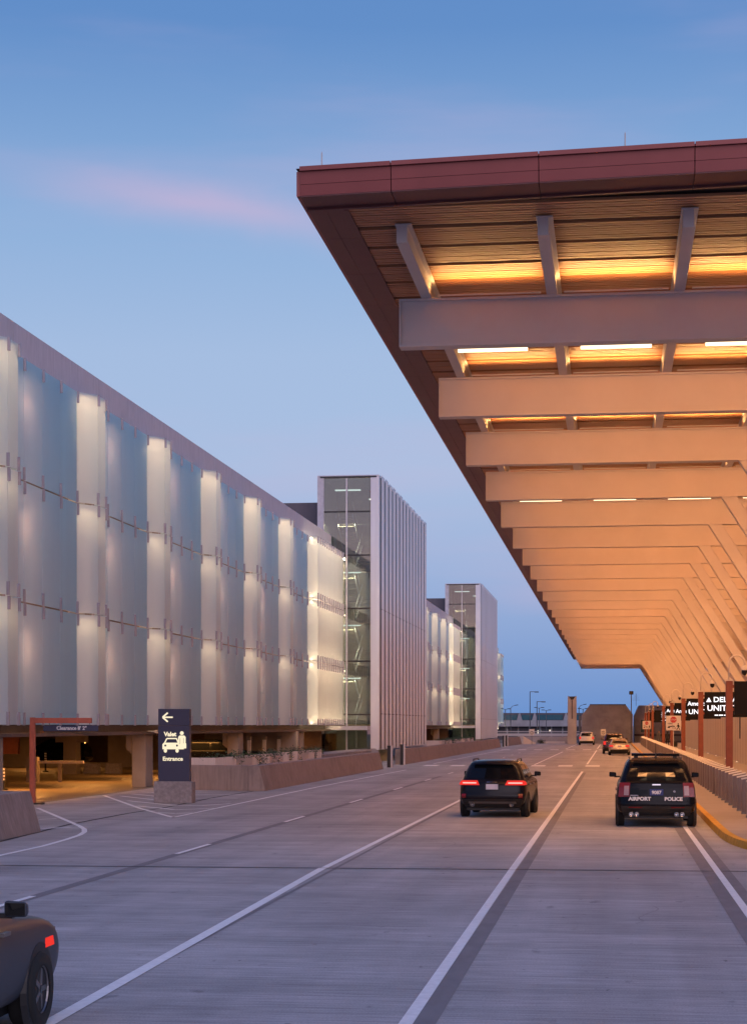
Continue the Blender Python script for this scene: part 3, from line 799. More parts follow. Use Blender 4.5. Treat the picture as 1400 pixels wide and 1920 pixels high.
# ================================================================== stair towers
def tower(label, y0, y1, xr=-16.0, wdt=4.35, top=19.85):
    t = thing('stair_tower', label, 'tower', (xr, y0, 0), 0, 'glass fronted stair towers')
    Ln = y1 - y0
    # corner piers and roof
    bx('corner_pier', 'tower_frame', t, -wdt, -wdt + .42, 0, .5, 2.0, top)
    bx('corner_pier', 'tower_panel', t, -.62, -.02, -.02, .45, .9, top)
    bx('roof_slab', 'tower_frame', t, -wdt, -.02, .0, Ln, top, top + .12)
    bx('roof_edge', 'dark_frame', t, -wdt + .2, -.2, -.05, .0, top - .05, top + .05)
    bx('side_wall', 'tower_joint', t, -.28, -.02, .46, Ln, 1.0, top - .1)
    bx('side_wall', 'tower_frame', t, -wdt, -wdt + .25, .51, Ln, 2.0, top)
    bx('end_wall', 'tower_panel', t, -wdt, -.3, Ln - .3, Ln, 0, top)
    bx('core_wall', 'tower_inner', t, -wdt + .26, -.29, 7.2, 7.5, 0, top)
    n = 14; w = (Ln - .5) / n
    for i in range(n):
        for za, zb in ((.9, 3.38), (3.42, 10.7), (10.74, top + .22 + .05 * (i % 2))):
            MB().hexa([(-.025, .5 + i * w + .68, za), (.0, .5 + i * w + .70, za), (.0, .5 + (i + 1) * w, za), (-.025, .5 + (i + 1) * w, za)],
                      [(-.025, .5 + i * w + .68, zb), (.0, .5 + i * w + .70, zb), (.0, .5 + (i + 1) * w, zb), (-.025, .5 + (i + 1) * w, zb)]).build('side_panel', 'tower_panel', t)
        # a shallow second rib on each panel
        bx('rib', 'tower_panel', t, .0, .05, .5 + i * w + 1.35, .5 + i * w + 1.5, .95, top + .1)
    # glass front: panes between mullion and dark transoms
    xs = [-wdt + .42, -wdt + 2.05, -.62]
    zs = [2.62, 3.35, 7.05, 10.72, 14.42, 17.45, top - .02]
    for z in zs[1:-1]: bx('transom', 'dark_frame', t, xs[0], xs[-1], .06, .20, z - .05, z + .05)
    bx('mullion', 'tower_frame', t, xs[1] - .05, xs[1] + .05, .02, .22, 0.75, top)
    bx('mullion', 'tower_frame', t, xs[0] - .03, xs[0] + .04, -.03, .22, 2.6, top)
    for za, zb in zip(zs[:-1], zs[1:]):
        for xa, xb in zip(xs[:-1], xs[1:]):
            bx('pane', 'clear_glass', t, xa + .05, xb - .05, .12, .14, za + .05, zb - .05)
    # entrance slab and ground floor glass
    bx('entrance_slab', 'tower_frame', t, -wdt - 1.2, -.64, -1.6, .4, 2.28, 2.55)
    for xa, xb in ((-wdt + .45, xs[1] - .05), (xs[1] + .05, -.64)):
        bx('pane', 'clear_glass', t, xa, xb, .12, .14, .75, 2.26)
    bx('plinth', 'block_concrete', t, -wdt - .3, -.1, -.3, .3, 0, .74)
    # landings, flights, lamps
    lev = [2.6, 6.3, 10.0, 13.7]
    for k, z in enumerate(lev):
        bx('landing', 'garage_concrete', t, -wdt + .3, -.35, .8, 2.6, z - .25, z)
        bx('ceiling_tube', 'tower_glow', t, -wdt + .75, -wdt + 2.9, 1.0, 1.08, z + 3.25, z + 3.33) if k < 3 else None
        area('stair_lamp', t, (-wdt / 2, 3.6, z + 3.25), (2.6, .3), 210, (1.0, .76, .40))
        # switchback: two flights with pale stringers and steps
        zz = z
        for s_, (xa, xb) in enumerate(((-wdt + 2.3, -wdt + 3.5), (-wdt + .9, -wdt + 2.1))):
            ya_, yb_ = (2.6, 6.2) if s_ == 0 else (6.2, 2.6)
            zb_ = zz + 1.85
            for xx in (xa, xb):
                MB().hexa([(xx - .03, ya_, zz - .12), (xx + .03, ya_, zz - .12), (xx + .03, yb_, zb_ - .12), (xx - .03, yb_, zb_ - .12)],
                          [(xx - .03, ya_, zz + .16), (xx + .03, ya_, zz + .16), (xx + .03, yb_, zb_ + .16), (xx - .03, yb_, zb_ + .16)]).build('stringer', 'tower_frame', t)
                MB().tube([(xx, ya_, zz + 1.0), (xx, yb_, zb_ + 1.0)], .035, 6).build('handrail', 'tower_frame', t)
            st = MB()
            for q in range(10):
                yy0 = ya_ + (yb_ - ya_) * q / 10; z0_ = zz + 1.85 * (q + 1) / 10
                st.box(xa + .04, xb - .04, min(yy0, yy0 + (yb_ - ya_) / 10), max(yy0, yy0 + (yb_ - ya_) / 10), z0_ - .05, z0_)
            st.build('flight', 'garage_concrete', t)
            zz = zb_
        bx('landing', 'garage_concrete', t, -wdt + .3, -.35, 6.2, 7.19, z + 1.6, z + 1.85)
    bx('ceiling_tube', 'tower_glow', t, -wdt + 1.1, -wdt + 2.9, .9, 1.0, 19.0, 19.1)
    bx('ceiling_tube', 'tower_glow', t, -wdt + 3.2, -.8, 3.0, 3.1, 18.6, 18.7)
    text('lettering', 'Stair', .62, 'grey_metal', t, (-1.42, 7.16, 15.6))
    # machine room block behind
    bx('machine_room', 'penthouse', t, -wdt - 2.75, -wdt - .01, 1.6, Ln - 2, 14.2, 18.3)
    bx('machine_room_rail', 'garage_concrete', t, -wdt - 1.3, -wdt - .02, 1.2, 1.55, 14.3, 16.1)
    return t
tower('tall stair tower with lit glass front and ribbed pale side, the nearer of two', 124.6, 156.5)
tower('smaller looking far stair tower with lit glass front and smooth pale side', 221.6, 254.0)

# ================================================================== concrete barriers
def barrier(label, pts, h=1.0, batter=.30, thick=.65, name='concrete_barrier'):
    """pts: the foot of the road side, in order away from the camera; batter leans back to the left"""
    t = thing(name, label, 'barrier', (pts[0][0], pts[0][1], 0))
    for a, b in zip(pts[:-1], pts[1:]):
        n = max(1, round(math.dist(a, b) / 6.0))
        for i in range(n):
            p = [a[k] + (b[k] - a[k]) * i / n - pts[0][k] for k in (0, 1)]; q = [a[k] + (b[k] - a[k]) * (i + 1) / n - pts[0][k] for k in (0, 1)]
            e = .01 if i < n - 1 else 0
            MB().hexa([(p[0], p[1], 0), (q[0], q[1] - e, 0), (q[0] - thick, q[1] - e, 0), (p[0] - thick, p[1], 0)],
                      [(p[0] - batter, p[1], h), (q[0] - batter, q[1] - e, h), (q[0] - thick, q[1] - e, h), (p[0] - thick, p[1], h)]).build('segment', 'barrier_concrete', t, bevel=.02)
    return t
barrier('stained concrete barrier end in the left foreground', [(-13.2, 22), (-13.65, 39.3), (-13.8, 42.8)], 1.0, .28, 3.4)
mb = barrier('long leaning concrete barrier between the drive and the first stair tower', [(-13.62, 70.7), (-13.5, 107.0)], 1.0, .26, .7)
MB().hexa([(-.71, 0, 0), (-3.6, .9, 0), (-3.6, 1.4, 0), (-.71, .5, 0)], [(-.71, 0, 1.0), (-3.6, .9, 1.0), (-3.6, 1.4, 1.0), (-.71, .5, 1.0)]).build('return_wall', 'barrier_concrete', mb, bevel=.02)
MB().hexa([(.1, 36.32, 0), (-.95, 42.0, 0), (-1.4, 42.0, 0), (-.58, 36.32, 0)], [(-.14, 36.32, 1.0), (-1.1, 42.0, 1.15), (-1.4, 42.0, 1.15), (-.58, 36.32, 1.0)]).build('return_wall', 'barrier_concrete', mb)
barrier('long concrete barrier below the second stair tower', [(-13.62, 119.6), (-13.4, 160), (-13.1, 215)], 1.02, .26, .7)
barrier('far concrete barrier running to the end of the road', [(-13.0, 228), (-12.4, 250)], 1.05, .26, .7)
bl = MB().hexa([(-12.2, 250.3, 0), (-10.6, 253, 0), (-11.3, 253.4, 0), (-12.9, 250.7, 0)], [(-12.2, 250.3, 1.1), (-10.6, 253, .1), (-11.3, 253.4, .1), (-12.9, 250.7, 1.1)]).build('barrier_end', 'sign_white')
tag(bl, 'pale sloping concrete nose at the end of the far barrier', 'barrier')
for (x, y, lb) in ((-13.55, 111.1, 'dark steel post with pale edge in the barrier gap, left of its pair'), (-13.62, 118.6, 'dark steel post with pale edge in the barrier gap, right of its pair'),
                   (-13.05, 220.5, 'small dark post in the far barrier gap, left of its pair'), (-13.0, 226.0, 'small dark post in the far barrier gap, right of its pair')):
    t = thing('steel_post', lb, 'post', (x, y, 0), 0, 'posts in the barrier gaps')
    bx('web', 'dark_frame', t, -.22, .0, -.15, .15, 0, 1.35); bx('flange', 'tower_frame', t, .0, .09, -.17, .17, 0, 1.36)
tag(MB().box(-17.8, -16.2, 100.0, 124.0, 0, .95).build('tower_planter_wall', 'block_concrete', bevel=.03), 'low concrete wall at the foot of the first stair tower', 'wall')

# planters: folded white sheet with trailing plants
def planter(label, x, ya, yb, z=1.28):
    t = thing('planter_wall', label, 'planter', (x, ya, 0))
    n = int((yb - ya) / .42); i = 0
    pts = []
    for k in range(n + 1):
        grp = (k // 9) % 2
        pts.append((.22 if (k % 2 and not grp) else (.05 if grp else 0), k * (yb - ya) / n))
    for k in range(0, n, 9):
        seg = pts[k:k + 10]
        if len(seg) < 2: continue
        m = MB()
        for a, b in zip(seg[:-1], seg[1:]):
            m.hexa([(a[0], a[1], 0), (b[0], b[1], 0), (b[0] - .06, b[1], 0), (a[0] - .06, a[1], 0)], [(a[0], a[1], z), (b[0], b[1], z), (b[0] - .06, b[1], z), (a[0] - .06, a[1], z)])
        m.build('sheet', 'planter_white', t)
    bx('front_sheet', 'planter_white', t, -1.5, .0, -.08, -.02, 0, z)
    bx('soil', 'ground_dirt', t, -1.5, -.1, 0, yb - ya, .2, z - .15)
    lf = MB()
    rnd = random.Random(3)
    clumps = [(rnd.uniform(-.5, .15), rnd.uniform(0, yb - ya), rnd.uniform(.25, .6)) for _ in range(int((yb - ya) * 1.3))]
    for cx, cy, r in clumps:
        trail = rnd.random() < .3
        for _ in range(90):
            if trail and rnd.random() < .6: p = (rnd.uniform(.12, .3), cy + rnd.gauss(0, .12), z + .05 - rnd.random() * .75)
            else: p = (cx + rnd.gauss(0, r * .5), cy + rnd.gauss(0, r), z - .1 + abs(rnd.gauss(0, .13)))
            a = rnd.uniform(0, 6.3); s_ = rnd.uniform(.03, .07); tl = rnd.uniform(-.8, .8)
            u_ = Vector((cos(a), sin(a), tl)).normalized() * s_; w_ = Vector((-sin(a), cos(a), rnd.uniform(-.6, .6))).normalized() * s_ * .6
            P_ = Vector(p); lf.add([P_ - u_, P_ + w_, P_ + u_, P_ - w_], [(0, 1, 2, 3)])
    tag(lf.build('foliage', 'leaf', t), kind='stuff')
    return t
planter('white folded sheet planter with trailing plants behind the leaning barrier', -16.0, 72.4, 98.5)
planter('small white planter below the middle garage front', -15.8, 166, 205, 1.2)

# ================================================================== valet sign, clearance gantry, delineators
v = thing('valet_sign', 'navy valet entrance sign on a rough concrete block', 'sign', (-14.52, 59.1, 0))
MB().box(-.66, .64, -.02, .55, 0, .73).build('block', 'block_concrete', v, bevel=.025)
MB().box(-.54, .53, .12, .38, .73, 2.58).build('panel', 'sign_navy', v, bevel=.006)
MB().box(-.54, .53, .125, .375, 2.59, 3.15).build('panel', 'sign_navy', v, bevel=.006)
ar = MB(); yA, yB = .10, .123
def bar2(m, p, q, w):
    d = Vector((q[0] - p[0], q[1] - p[1])).normalized(); n = Vector((-d.y, d.x)) * w / 2
    m.prism([(p[0] + n.x, p[1] + n.y), (p[0] - n.x, p[1] - n.y), (q[0] - n.x, q[1] - n.y), (q[0] + n.x, q[1] + n.y)], 'y', yA, yB)
bar2(ar, (-.37, 2.87), (-.04, 2.87), .05); bar2(ar, (-.385, 2.872), (-.21, 3.02), .05); bar2(ar, (-.385, 2.868), (-.21, 2.72), .05)
ar.build('arrow_symbol', 'letter_cream', v)
text('lettering', 'Valet', .20, 'letter_cream', v, (-.335, .112, 2.24), weight=.008)
text('lettering', 'Entrance', .19, 'letter_cream', v, (-.385, .112, 1.42), sx=1.02, weight=.005)
ic = MB(); yA, yB = .10, .118
def sh(pts, dy=0): ic.prism(pts, 'y', yA - dy, yB)
sh([(-.39, 1.97), (-.34, 2.02), (.12, 2.02), (.20, 1.97), (.20, 1.80), (-.39, 1.80)])
for p, q, w_ in (((-.31, 2.02), (-.24, 2.16), .04), ((-.24, 2.16), (.09, 2.16), .04), ((.09, 2.16), (.15, 2.02), .04)): bar2(ic, p, q, w_)
for cx in (-.29, .11): ic.prism([(cx + .055 * cos(a), 1.755 + .07 * sin(a)) for a in [k * pi / 6 for k in range(12)]], 'y', yA + .002, yB)
ic.prism([(.27 + .065 * cos(a), 2.34 + .065 * sin(a)) for a in [k * pi / 6 for k in range(12)]], 'y', yA + .001, yB)
sh([(.15, 2.21), (.19, 2.26), (.36, 2.26), (.40, 2.21), (.40, 1.99), (.36, 1.99), (.355, 2.0), (.345, 2.0), (.205, 1.995), (.19, 1.99), (.15, 1.99)], .003)
sh([(.205, 2.0), (.34, 2.0), (.34, 1.80), (.205, 1.80)], .001)
sh([(.34, 2.0), (.42, 2.0), (.42, 1.83), (.34, 1.83)], .002)
ic.build('car_and_valet_symbol', 'letter_cream', v)
dl = MB()
for cx in (-.29, .11): dl.prism([(cx + .035 * cos(a), 1.925 + .035 * sin(a)) for a in [k * pi / 6 for k in range(12)]], 'y', .094, .099)
for cx in (.215, .33): dl.box(cx - .006, cx + .006, .092, .0965, 2.0, 2.17)
dl.build('symbol_cutout', 'sign_navy', v)

c = thing('clearance_gantry', 'orange steel clearance bar with hanging navy sign at the garage drive', 'sign', (-18.92, 57.75, 0))
MB().box(-.08, .08, -.08, .08, .02, 2.86).build('post', 'gantry_orange', c, bevel=.006)
MB().box(.082, 2.0, -.07, .07, 2.67, 2.845).build('arm', 'gantry_orange', c, bevel=.006)
MB().box(-.16, .36, -.16, .16, .0, .05).build('base_plate', 'black_plastic', c)
for x in (.55, 2.0 - .08): MB().tube([(x, 0, 2.68), (x + .03, 0, 2.64), (x, 0, 2.59)], .012, 6).build('hook', 'chrome', c)
MB().box(.37, 2.23, -.02, .02, 2.41, 2.60).build('sign_board', 'sign_navy', c)
text('lettering', "Clearance 8' 2\"", .165, 'letter_flat', c, (1.33, -.026, 2.455), align='CENTER', weight=.004)

def delineator(loc, h, label):
    t = thing('delineator_post', label, 'post', loc, 0, 'black and white posts')
    MB().lathe([(.0, 0), (.17, 0), (.17, .05), (.05, .08)], (0, 0, 0), 'z', 12).build('base', 'black_plastic', t)
    MB().lathe([(.055, .08), (.05, h), (.0, h + .02)], (0, 0, 0), 'z', 12).build('tube', 'black_plastic', t)
    for k in range(4):
        z = h - .12 - k * .135
        MB().lathe([(.058, z), (.058, z + .07)], (0, 0, 0), 'z', 12).build('white_band', 'letter_flat', t)
delineator((-24.1, 69.9, .012), .92, 'black and white striped post behind the foreground barrier')
delineator((-31.2, 97.5, .012), 1.1, 'black and white striped post deep inside the garage drive')

# garage drive furniture
gb = thing('gate_rail', 'dark slatted railing just inside the garage at the far left', 'railing', (-27.6, 78, .012))
for k in range(7): bx('slat', 'dark_frame', gb, -2.2, .3, -.02, .02, .35 + k * .2, .43 + k * .2)
for x in (-2.2, -.9, .3): bx('post', 'dark_frame', gb, x - .04, x + .04, .025, .09, 0, 1.7)
for i, (x, y, w_) in enumerate(((-26.2, 80.0, 1.0),)):
    tk = thing('ticket_machine', 'tan parking ticket pedestal inside the garage drive', 'machine', (x, y, .012))
    bx('cabinet', 'garage_concrete', tk, -.25, .25, -.2, .2, 0, 1.15); bx('arm', 'planter_white', tk, .25, 2.4, -.05, .05, .85, .97); bx('arm_post', 'garage_concrete', tk, 1.2, 1.35, -.06, .06, 0, .84)
for i, x in enumerate((-28.6, -27.6, -26.5)):
    t = thing('wheel_block', 'low concrete block on the garage floor, %s of three' % ('left', 'middle', 'right')[i], 'block', (x, 94.0 + i * .3, .012), 0, 'concrete blocks in the garage')
    MB().hexa([(-.42, -.3, 0), (.42, -.3, 0), (.42, .3, 0), (-.42, .3, 0)], [(-.38, -.24, .55), (.38, -.24, .55), (.38, .24, .55), (-.38, .24, .55)]).build('block', 'block_concrete', t, bevel=.03)
for i, (x, y) in enumerate(((-25.4, 97.0), (-23.9, 97.2))):
    t = thing('pipe_bollard', 'steel pipe bollard by the inner garage column, %s one' % ('left', 'right')[i], 'bollard', (x, y, .012), 0, 'pipe bollards inside')
    MB().lathe([(.11, 0), (.11, 1.1), (.08, 1.16), (.0, 1.18)], (0, 0, 0), 'z', 14).build('pipe', 'dull_metal', t, smooth=True)
for i, (x, y) in enumerate(((-20.3, 100.5), (-20.2, 104.5), (-20.1, 108.6))):
    t = thing('path_light', 'slim pale bollard light behind the planter, %s of three' % ('first', 'second', 'third')[i], 'light', (x, y, .012), 0, 'bollard lights behind the planter')
    MB().box(-.1, .1, -.1, .1, 0, 1.75).build('shaft', 'tower_frame', t); MB().box(-.11, .11, -.11, .11, 1.75, 1.95).build('head', 'dull_metal', t)
t = thing('wall_box', 'orange red cabinet on the garage back wall at far left', 'cabinet', (-33.5, 98, 0)); bx('cabinet', 'gantry_orange', t, -.6, .6, -.2, .2, 1.0, 1.95); bx('backing_post', 'garage_concrete', t, -.9, -.62, -.2, .2, 0, 2.2)
wl_ = thing('inner_wall', 'brown concrete wall with two dark openings deep in the garage', 'wall', (-30, 109, 0))
for xa, xb in ((-9, -5.6), (-.9, 1.6), (5.2, 11.0)): bx('pier', 'garage_concrete', wl_, xa, xb, 0, .3, 0, 2.24)
for xa, xb in ((-5.6, -.9), (1.6, 5.2)): bx('sill', 'garage_concrete', wl_, xa, xb, .02, .28, 0, .3)

# small camera on the garage column
t = thing('security_camera', 'small white camera on the column beside the valet sign', 'camera', (-19.0, 74.2, 2.34))
MB().tube([(-.3, 0, 0), (0, 0, 0)], .03, 8).build('arm', 'camera_white', t)
MB().lathe([(.0, .05), (.08, .04), (.09, -.06), (.0, -.06)], (.04, 0, 0), 'z', 10).build('housing', 'camera_white', t)
MB().lathe([(.075, -.06), (.05, -.13), (.0, -.15)], (.04, 0, 0), 'z', 10).build('dome', 'dome_black', t)

# ================================================================== cars
def interp(z, tab, k):
    for a, b in zip(tab[:-1], tab[1:]):
        if a[0] <= z <= b[0]:
            f = (z - a[0]) / (b[0] - a[0]) if b[0] > a[0] else 0
            return a[k] + (b[k] - a[k]) * f
    return tab[-1][k] if z > tab[-1][0] else tab[0][k]
BOW = .10
def ring(z, yr, yf, w, r):
    pts = []
    def edge(p, q, n): return [(p[0] + (q[0] - p[0]) * i / n, p[1] + (q[1] - p[1]) * i / n) for i in range(n)]
    def arc(cx, cy, a0, n=4): return [(cx + r * cos(a0 + pi / 2 * i / n), cy + r * sin(a0 + pi / 2 * i / n)) for i in range(n)]
    pts += edge((-w + r, yr), (w - r, yr), 6) + arc(w - r, yr + r, -pi / 2) + edge((w, yr + r), (w, yf - r), 8) + arc(w - r, yf - r, 0)
    pts += edge((w - r, yf), (-w + r, yf), 6) + arc(-w + r, yf - r, pi / 2) + edge((-w, yf - r), (-w, yr + r), 8) + arc(-w + r, yr + r, pi)
    out = []
    for x, y in pts:
        q = (x / w) ** 2
        f = (y - yr) / (yf - yr)
        if f < .5: y += BOW * q * (1 - f * 2)
        else: y -= BOW * 1.6 * q * (f * 2 - 1)
        out.append((x, y, z))
    return out
def zloft(prof):
    m = MB(); rs = [ring(*p) for p in prof]; n = len(rs[0])
    vs = [q for r_ in rs for q in r_]; fs = []
    for i in range(len(rs) - 1):
        for k in range(n): fs.append((i * n + k, i * n + (k + 1) % n, (i + 1) * n + (k + 1) % n, (i + 1) * n + k))
    fs += [tuple(range(n - 1, -1, -1)), tuple(range((len(rs) - 1) * n, len(rs) * n))]
    return m.add(vs, fs)
def rear_patch(prof, z0, z1, xa0, xb0, xa1, xb1, off, nz_=4, nx=6, front=False, th=.03):
    m = MB(); g = []
    for lay in (off, off - th):
        for i in range(nz_ + 1):
            t_ = i / nz_; z = z0 + (z1 - z0) * t_; w = interp(z, prof, 3)
            for j in range(nx + 1):
                s_ = j / nx; x = (xa0 + (xb0 - xa0) * s_) * (1 - t_) + (xa1 + (xb1 - xa1) * s_) * t_
                q = min(1, (x / w)) ** 2
                y = interp(z, prof, 1) + BOW * q - lay if not front else interp(z, prof, 2) - BOW * 1.6 * q + lay
                g.append((x, y, z))
    n1 = (nz_ + 1) * (nx + 1); fs = []
    for l in (0, n1):
        for i in range(nz_):
            for j in range(nx):
                a = l + i * (nx + 1) + j; fs.append((a, a + 1, a + nx + 2, a + nx + 1))
    rim_ = [j for j in range(nx + 1)] + [i * (nx + 1) + nx for i in range(1, nz_ + 1)] + [nz_ * (nx + 1) + j for j in range(nx - 1, -1, -1)] + [i * (nx + 1) for i in range(nz_ - 1, 0, -1)]
    for a, b in zip(rim_, rim_[1:] + rim_[:1]): fs.append((a, b, b + n1, a + n1))
    return m.add(g, fs)
def side_patch(prof, s, z0, z1, ya0, yb0, ya1, yb1, off=.008):
    m = MB(); vs = []
    for o_ in (off, off - .03):
        for i in range(4):
            t_ = i / 3; z = z0 + (z1 - z0) * t_; w = interp(z, prof, 3)
            ya, yb = ya0 + (ya1 - ya0) * t_, yb0 + (yb1 - yb0) * t_
            vs += [(s * (w + o_), ya, z), (s * (w + o_), yb, z)]
    fs = []
    for l in (0, 8):
        for i in range(3): fs.append((l + 2 * i, l + 2 * i + 1, l + 2 * i + 3, l + 2 * i + 2))
    for a, b in ((0, 1), (1, 3), (3, 5), (5, 7), (7, 6), (6, 4), (4, 2), (2, 0)): fs.append((a, b, b + 8, a + 8))
    return m.add(vs, fs)
def wheel(parent, x, y, r, s):
    wv = bpy.data.objects.new('wheel', None); COL.objects.link(wv); wv.parent = parent; wv.location = (x, y, r)
    MB().lathe([(r * .62, -.11), (r * .93, -.115), (r, -.085), (r, .085), (r * .93, .115), (r * .62, .11)], (0, 0, 0), 'x', 28).build('tyre', 'tyre', wv, smooth=True)
    rm = MB(); rm.lathe([(.0, s * .06), (r * .12, s * .09), (r * .16, s * .07), (r * .56, s * .05), (r * .63, s * .10), (r * .63, -s * .09), (.0, -s * .09)], (0, 0, 0), 'x', 28)
    for k in range(5):
        a = 2 * pi * k / 5; d = Vector((0, cos(a), sin(a))); n = Vector((0, -sin(a), cos(a))) * r * .07
        p, q = d * r * .12, d * r * .6
        rm.add([Vector((s * .095, 0, 0)) + p + n, Vector((s * .095, 0, 0)) + p - n, Vector((s * .085, 0, 0)) + q - n, Vector((s * .085, 0, 0)) + q + n, Vector((s * .02, 0, 0)) + p + n, Vector((s * .02, 0, 0)) + p - n, Vector((s * .02, 0, 0)) + q - n, Vector((s * .02, 0, 0)) + q + n],
               [(0, 1, 2, 3), (0, 4, 5, 1), (2, 6, 7, 3), (1, 5, 6, 2), (3, 7, 4, 0)])
    rm.build('rim', 'rim', wv)
SUV = [(.28, .28, 4.65, .84, .16), (.36, .14, 4.78, .94, .2), (.46, .05, 4.88, .985, .22), (.60, .0, 4.92, 1.0, .24), (.66, .05, 4.92, 1.0, .24), (.84, .08, 4.92, 1.0, .24), (.98, .10, 4.86, .99, .24),
       (1.08, .13, 4.70, .965, .24), (1.12, .14, 4.40, .95, .22), (1.14, .15, 3.72, .93, .18), (1.30, .24, 3.42, .88, .16), (1.48, .36, 3.10, .815, .16), (1.62, .48, 2.85, .765, .16), (1.70, .56, 2.65, .71, .16), (1.74, .72, 2.45, .62, .16), (1.765, 1.0, 2.1, .42, .14)]
ESC = [(.26, .30, 4.30, .78, .16), (.36, .14, 4.44, .88, .2), (.50, .03, 4.52, .925, .24), (.62, .0, 4.55, .94, .26), (.70, .05, 4.55, .94, .26), (.86, .07, 4.55, .94, .26), (.96, .10, 4.48, .93, .26),
       (1.03, .14, 4.25, .90, .24), (1.06, .17, 3.55, .875, .2), (1.20, .27, 3.28, .83, .18), (1.36, .38, 2.98, .77, .18), (1.50, .48, 2.70, .70, .18), (1.56, .54, 2.5, .65, .18), (1.60, .70, 2.25, .56, .18), (1.625, 1.0, 1.9, .38, .14)]
SED = [(.22, .28, 4.50, .76, .16), (.32, .12, 4.66, .86, .22), (.46, .02, 4.76, .90, .26), (.58, .0, 4.80, .91, .28), (.66, .05, 4.80, .91, .28), (.82, .09, 4.74, .90, .28), (.92, .13, 4.40, .88, .28),
       (.97, .22, 4.0, .84, .26), (1.00, .80, 3.55, .80, .2), (1.14, 1.02, 3.18, .75, .18), (1.28, 1.28, 2.85, .68, .18), (1.37, 1.50, 2.62, .62, .18), (1.42, 1.72, 2.4, .54, .18), (1.445, 2.0, 2.15, .36, .07)]
def car(label, prof, paint_, loc, rz=0, kind='suv', lit=False, mirror=True, name='parked_car', rack=False, cat='car', plate='plate_pale', parts=True, wr_=.365):
    t = thing(name, label, cat, loc, rz)
    b = zloft(prof).build('body', paint_, t, smooth=True)
    md = b.modifiers.new('smooth', 'SUBSURF'); md.levels = 1; md.render_levels = 1
    wmax = max(p[3] for p in prof); Ln = max(p[2] for p in prof); top = prof[-1][0]
    belt = next(p[0] for p, q in zip(prof[1:], prof[2:]) if p[2] - q[2] > .4) + .03 if kind != 'sedan' else 1.0
    ya, yf = (.92, Ln - .98)
    for yy_ in (ya, yf):
        for s in (-1, 1):
            wheel(t, s * (wmax - .085), yy_, wr_, s)
            MB().lathe([(.0, s * (wmax + .001)), (wr_ + .055, s * (wmax + .001)), (wr_ + .075, s * (wmax - .05))], (0, yy_, wr_ + .02), 'x', 24).build('wheel_arch', 'black_plastic', t)
    zr = prof[-4][0]
    w0, w1 = interp(belt + .03, prof, 3), interp(zr, prof, 3)
    rear_patch(prof, belt + .04, zr - .02, -w0 + .17, w0 - .17, -w1 + .15, w1 - .15, .010).build('rear_window', 'car_glass', t, smooth=False)
    rear_patch(prof, belt + .05, zr - .01, -w0 + .16, w0 - .16, -w1 + .14, w1 - .14, .010, front=True).build('windscreen', 'car_glass', t)
    yr0, yr1 = interp(belt + .05, prof, 1), interp(zr, prof, 1); yf0, yf1 = interp(belt + .05, prof, 2), interp(zr, prof, 2)
    for s in (-1, 1):
        md_ = (yr0 + yf0) / 2 + .1
        side_patch(prof, s, belt + .05, zr - .04, yr0 + .45, md_ - .05, yr1 + .32, md_ - .05).build('side_window', 'car_glass', t)
        side_patch(prof, s, belt + .05, zr - .04, md_ + .05, yf0 - .35, md_ + .05, yf1 - .2).build('side_window', 'car_glass', t)
        if parts:
            for yy_ in (md_ - .65, md_ + .5):
                bx('door_handle', 'dull_metal', t, s * (wmax - .01), s * (wmax + .03), yy_, yy_ + .18, .90, .93)
        if mirror:
            mx = MB().hexa([(-.10, -.05, -.07), (.10, -.05, -.07), (.08, .08, -.05), (-.08, .08, -.05)], [(-.10, -.05, .075), (.10, -.05, .06), (.07, .07, .045), (-.08, .07, .055)])
            mo = mx.build('wing_mirror', paint_, t, bevel=.03, loc=(s * (wmax + .10), yf0 - .55, belt + .12)); mo.modifiers[0].segments = 3
            bx('mirror_glass', 'car_glass', mo, -.08, .08, -.056, -.051, -.05, .05)
            bx('mirror_stalk', 'black_plastic', t, s * (wmax - .12), s * (wmax + .06), yf0 - .55, yf0 - .48, belt + .04, belt + .08)
    # lower rear bumper, reflectors, exhaust
    z0 = prof[0][0]
    rear_patch(prof, z0 + .02, z0 + .27, -wmax + .16, wmax - .16, -wmax + .10, wmax - .10, .012).build('bumper', 'black_plastic', t)
    bx('underbody', 'black_plastic', t, -wmax + .2, wmax - .2, .35, Ln - .4, z0 - .06, z0 + .05)
    return t
# --- police car
pc = car('black airport police car with white lettering parked at the kerb', SUV, 'paint_black', (1.10, 46.55, 0), 0, mirror=True, name='police_car', plate=None, cat='police car')
for s in (-1, 1):
    def tp(z0, z1, a0, b0, a1, b1, off, name, m):
        xs = sorted((s * a0, s * b0)); ys = sorted((s * a1, s * b1))
        return rear_patch(SUV, z0, z1, xs[0], xs[1], ys[0], ys[1], off, 3, 3).build(name, m, pc)
    l1 = tp(.78, 1.14, .68, .96, .66, .93, .014, 'tail_light', 'tail_off')
    tp(.82, 1.06, .70, .82, .69, .81, .024, 'reversing_lens', 'tail_clear').parent = l1
    tp(.50, .53, .36, .70, .36, .70, .024, 'reflector', 'tail_off')
    for dx in (.0, .14):
        MB().lathe([(.0, -.02), (.045, -.02), (.06, -.08), (.055, -.08), (.045, .1)], (s * (.50 + dx), .10, .34), 'y', 14).build('exhaust', 'chrome', pc, smooth=True)
rear_patch(SUV, .86, 1.06, -.66, .66, -.66, .66, .006).build('tailgate_panel', 'paint_black', pc)
pl = bx('licence_plate', 'plate_blue', pc, -.17, .17, .045, .06, .82, .98)
text('lettering', '9087', .12, 'letter_flat', pc, (.0, .042, .855), align='CENTER', ext=.002, weight=.004)
rear_patch(SUV, 1.075, 1.105, -.11, .11, -.10, .10, .026, 2, 4).build('badge', 'chrome', pc)
